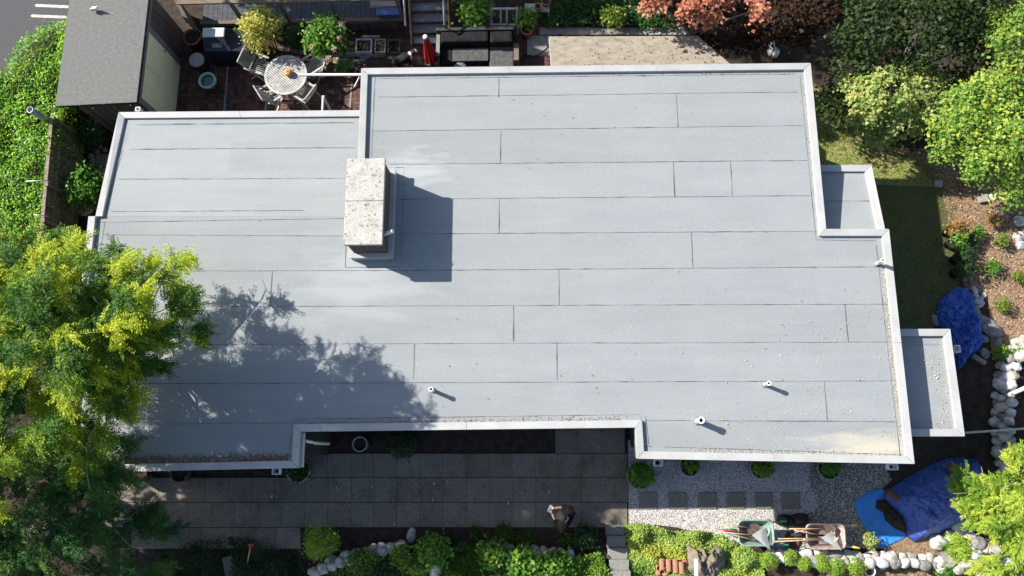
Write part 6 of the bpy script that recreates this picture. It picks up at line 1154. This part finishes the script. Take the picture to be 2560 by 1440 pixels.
# shovel with red handle
A, B = P(627, 1362, .9), P(618, 1410, .12); o = tool('spade', 'spade with red handle stuck in the soil at lower left', A, B, MATS['tool_wood'], .016, 'shovel'); mb = MB(); mb.bar(A+Vector((-.07, 0, 0)), A+Vector((.07, 0, 0)), .05, .05); mb.bar(A, A.lerp(B, .2), .05, .05); h = mb.build('grip', MATS['tool_red']); h.data.transform(Matrix.Translation(-Vector(B))); h.parent = o
c = P(575, 1415, .05); mb = MB(); mb.box((c.x, c.y, .06), (.3, .5, .08), rz=.3); tag(mb.top('concrete_block', MATS['slab'], (c.x, c.y, 0), .02), 'grey slab lying in the dark plants by the spade', 'block')
# pots along the south wall
mat('pot_stone', (0.22, 0.215, 0.20), (0.32, 0.315, 0.295), 12, .9, .2); mat('pot_rust', (0.20, 0.15, 0.115), (0.30, 0.235, 0.19), 8, .8)
for (x, y, r_, h_, m, lm, lab, op) in ((343, 1183, .27, .45, 'pot_dark', None, 'dark empty pot under the left roof edge', 0), (450, 1180, .26, .45, 'pot_dark', None, 'second dark empty pot under the left roof edge', 0), (745, 1176, .31, .45, 'pot_stone', 'dark_green', 'grey stone pot half hidden under the roof corner', .25), (899, 1110, .20, .5, 'pot_stone', None, 'tall round stone pot in the recess by the downpipe', 0),
        (1002, 1112, .28, .4, 'pot_stone', 'dark_green', 'stone pot with spreading dark plant in the recess', .4), (1600, 1190, .33, .45, 'pot_rust', 'fresh', 'large brown pot with bushy green plant by the gravel path', .34), (1725, 1165, .27, .42, 'pot_stone', 'fresh', 'grey round pot with small green plant on the gravel', .12), (1903, 1170, .28, .42, 'pot_stone', 'lush', 'grey pot with yellow green bushy plant under the roof edge', .23), (2074, 1170, .30, .42, 'pot_stone', 'fresh', 'grey pot with low green plant nearest the navy tarp', .20)):
    c = at_base(x, y, h_); o = pot('plant_pot', lab, c, r_, h_, MATS[m], .035, MATS['soil'])
    if lm: leaves('foliage', MATS[lm], [((c.x+.03, c.y+.02, h_+op*.4), (op*.8, op*.72, op*.7), 1)], int(30+op*330), 8, .05, .075, o, aspect=.45)
# ================================================================ PERSON
mat('shirt', (0.006, 0.006, 0.007), (0.010, 0.010, 0.011), 5, .95, .3, 12, spec=.1); mat('trousers', (0.015, 0.016, 0.02), rough=.9); mat('skin', (0.50, 0.30, 0.22), rough=.5); mat('hair', (0.014, 0.011, 0.009), rough=.8); mat('shoe', (0.02, 0.02, 0.02), rough=.6); mat('controller', (0.62, 0.64, 0.68), rough=.4)
hd = P(1413, 1297, 1.62); per = thing('person', 'person in dark clothes and cap looking down at a white device', 'person', (hd.x, hd.y, 0)); per.rotation_euler = (0, 0, R(150))
S = 1.0; bv = [(-.05, 0, .95), (-.04, 0, 1.12), (-.03, 0, 1.30), (-.03, 0, 1.42), (-.01, 0, 1.49), (.03, 0, 1.58), (.045, 0, 1.66)]; be = [(0, 1), (1, 2), (2, 3), (3, 4), (4, 5), (5, 6)]; brd = [(.15, .11), (.14, .10), (.17, .115), (.13, .085), .055, .085, .075]
for s in (-1, 1):
    i0 = len(bv); bv += [(-.03, s*.17, 1.36), (.02, s*.235, 1.14), (.24, s*.12, 1.20), (.30, s*.07, 1.22)]; be += [(3, i0), (i0, i0+1), (i0+1, i0+2), (i0+2, i0+3)]; brd += [.045, .042, .033, .03]
    i0 = len(bv); bv += [(-.04, s*.10, .88), (-.02, s*.11, .48), (-.05, s*.12, .09), (.07, s*.14, .035)]; be += [(0, i0), (i0, i0+1), (i0+1, i0+2), (i0+2, i0+3)]; brd += [.088, .06, .043, .035]
skinned('body', bv, be, brd, MATS['skin'], per)
sv = [(-.05, 0, .93), (-.045, 0, 1.12), (-.03, 0, 1.30), (-.03, 0, 1.42)]; se = [(0, 1), (1, 2), (2, 3)]; sr = [(.22, .17), (.21, .16), (.25, .19), (.19, .14)]
for s in (-1, 1): i0 = len(sv); sv += [(-.03, s*.20, 1.40), (.0, s*.245, 1.20), (.19, s*.15, 1.185)]; se += [(3, i0), (i0, i0+1), (i0+1, i0+2)]; sr += [.115, .09, .075]
skinned('shirt', sv, se, sr, MATS['shirt'], per)
tv = [(-.05, 0, .95)]; te = []; tr_ = [(.17, .135)]
for s in (-1, 1): i0 = len(tv); tv += [(-.04, s*.10, .86), (-.02, s*.11, .48), (-.05, s*.12, .10)]; te += [(0, i0), (i0, i0+1), (i0+1, i0+2)]; tr_ += [.11, .08, .065]
skinned('trousers', tv, te, tr_, MATS['trousers'], per)
for s in (-1, 1):
    skinned('shoe', [(-.09, s*.12, .05), (.03, s*.135, .05), (.14, s*.15, .035)], [(0, 1), (1, 2)], [.05, .055, .042], MATS['shoe'], per)
    hv = [(.29, s*.072, 1.22), (.345, s*.05, 1.23)]; he = [(0, 1)]; hr = [.028, .030]
    for k in range(4):
        i0 = len(hv); yy = s*(.062-.018*k); hv += [(.37, yy, 1.245-.008*k), (.40-.004*k, yy*.7, 1.25-.012*k), (.405-.004*k, yy*.4, 1.235-.01*k)]; he += [(1, i0), (i0, i0+1), (i0+1, i0+2)]; hr += [.010, .009, .007]
    i0 = len(hv); hv += [(.325, s*.03, 1.262), (.355, s*.015, 1.272)]; he += [(1, i0), (i0, i0+1)]; hr += [.011, .009]
    skinned('hand', hv, he, hr, MATS['skin'], per, sub=1)
mb = MB()
w0 = Vector((hd.x, hd.y, 0))
capM = Matrix.Translation(w0)
mb.lathe((w0.x+.062, w0.y, 1.665), [(.098, -.02), (.10, .02), (.088, .065), (.055, .092), (0, .10)], 20); cp_ = mb.build('cap', MATS['hair'], per)
mb = MB(); n_ = 9; vs = []
for k in range(n_): t = R(-55+110*k/(n_-1)); vs += [(w0.x+.04+.10*math.cos(t), w0.y+.10*math.sin(t), 1.66), (w0.x+.06+.17*math.cos(t*.8), w0.y+.13*math.sin(t), 1.645)]
vs += [(v[0], v[1], v[2]-.006) for v in vs]; m_ = 2*n_; fs = [(2*k, 2*k+1, 2*k+3, 2*k+2) for k in range(n_-1)]+[(m_+2*k+2, m_+2*k+3, m_+2*k+1, m_+2*k) for k in range(n_-1)]+[(2*k+1, m_+2*k+1, m_+2*k+3, 2*k+3) for k in range(n_-1)]
mb.add(vs, fs); mb.build('peak', MATS['hair'], cp_)
for s in (-1, 1):
    mb = MB(); mb.rock((w0.x+.04, w0.y+s*.088, 1.60), (.022, .012, .032), 3, .1); mb.build('ear', MATS['skin'], per)
mb = MB(); mb.rock((w0.x+.135, w0.y, 1.595), (.02, .014, .024), 2, .1); mb.build('nose', MATS['skin'], per)
for s in (-1, 1): mb = MB(); mb.rock((w0.x+.118, w0.y+s*.032, 1.625), (.008, .013, .008), 2, .05); mb.build('eye', MATS['hair'], per)
mb = MB(); mb.rock((w0.x+.122, w0.y, 1.55), (.006, .024, .006), 2, .05); mb.build('mouth', MATS['tool_red'], per)
co = Vector((hd.x, hd.y, 0))+Matrix.Rotation(R(150), 3, 'Z') @ Vector((.40, 0, 1.245)); mb = MB(); mb.box((0, 0, 0), (.085, .17, .018)); o = mb.build('remote_controller', MATS['controller'], None, .006); o.location = co; o.rotation_euler = (0, -.35, R(150)); tag(o, 'small white handheld device held by the person on the terrace', 'device')
# ================================================================ ROOF LITTER
MATS['roof_leaf'] = leafmat('roof_leaf', [(0.10, 0.05, 0.025), (0.24, 0.13, 0.06), (0.36, 0.22, 0.11), (0.20, 0.10, 0.06)], .9, .1, .2); MATS['roof_yellow'] = leafmat('roof_yellow', [(0.50, 0.40, 0.16), (0.60, 0.52, 0.28), (0.45, 0.30, 0.16), (0.66, 0.62, 0.5)], .9, .1, .2); MATS['roof_white'] = leafmat('roof_white', [(0.5, 0.5, 0.48), (0.7, 0.7, 0.68)], .9, 0, .2)
def litter(label, line, n, size, m, z, sd=5, flat=.25, name='leaf_litter'):
    pts = []
    seg = [(line[i], line[i+1]) for i in range(len(line)-1)]; ln = np.array([math.dist(a_, b_) for a_, b_ in seg]); pk = rng.choice(len(seg), n, p=ln/ln.sum())
    for i in pk: a_, b_ = seg[i]; t = rng.random(); x = a_[0]+(b_[0]-a_[0])*t; y = a_[1]+(b_[1]-a_[1])*t; pts.append(tuple(P(x+rng.normal()*sd, y+rng.normal()*sd, z+.006+.02*rng.random()**2)))
    p = np.array(pts); area = {ZR: [ring], 2.93: [b2], ZS: [pl]}.get(z)
    if area: p = p[np.any([inside([(v.x, v.y) for v in a_], p) for a_ in area], axis=0)]
    n = len(p); A = rng.normal(size=(n, 3)); A[:, 2] = np.abs(A[:, 2])*flat; s = size*(.5+rng.random(n)); return tag(quads(p, A, rng.normal(size=(n, 3))*np.array([1, 1, .3]), s, s*.5, rng.random(n), name, m), label, 'leaves', kind='stuff')
litter('brown dead leaves piled along the lower left roof edge', [(190, 1150), (300, 1152), (420, 1150), (560, 1148), (722, 1146)], 1500, .04, MATS['roof_leaf'], ZR, 7); litter('brown dead leaves in the lower left roof corner', [(190, 1120), (200, 1145), (280, 1150)], 700, .04, MATS['roof_leaf'], ZR, 16)
litter('dry leaf bits along the recessed south roof edge', [(770, 1062), (960, 1056), (1200, 1052), (1580, 1046)], 420, .03, MATS['roof_leaf'], ZR, 4); litter('reddish leaf bits along the northeast roof edges', [(1450, 184), (2005, 178), (2020, 300), (2045, 560)], 320, .026, MATS['roof_leaf'], ZR, 4)
litter('pale yellow leaf bits along the east roof edge', [(2205, 640), (2232, 900), (2262, 1130)], 700, .028, MATS['roof_yellow'], ZR, 5); litter('scattered pale yellow leaf bits over the eastern roof', [(1800, 900), (2230, 780), (2200, 1080), (1750, 1090), (2150, 950)], 340, .03, MATS['roof_yellow'], ZR, 60); litter('pale leaf bits on the lower east bay roof', [(2300, 900), (2340, 880), (2370, 1060), (2310, 1070)], 160, .035, MATS['roof_yellow'], 2.93, 16)
litter('tiny white specks scattered over the main roof', [(950, 260), (2000, 250), (1950, 500), (500, 640), (2100, 720), (500, 900), (1500, 960)], 260, .022, MATS['roof_white'], ZR, 70)
litter('straw coloured leaf bits along the lower right roof edge', [(1720, 1130), (1900, 1132), (2250, 1142)], 450, .028, MATS['roof_yellow'], ZR, 6)
litter('fallen yellow leaves scattered on the slab terrace', [(600, 1290), (900, 1260), (1200, 1230), (1500, 1280)], 40, .07, MATS['roof_yellow'], .035, 45)

litter('tiny white specks scattered over the shed roof', [(200, 30), (330, 40), (190, 230), (320, 230)], 170, .018, MATS['roof_white'], ZS+.004, 40)
litter('thin dark twigs and leaf bits scattered over the roof', [(400, 600), (1000, 300), (1900, 300), (2100, 700), (1300, 950), (600, 900)], 140, .035, MATS['roof_leaf'], ZR, 90)
litter('dead leaves and needles scattered on the tan porch roof', [(1400, 100), (1740, 98), (1790, 140), (1420, 150)], 260, .04, MATS['roof_leaf'], 2.5, 16)
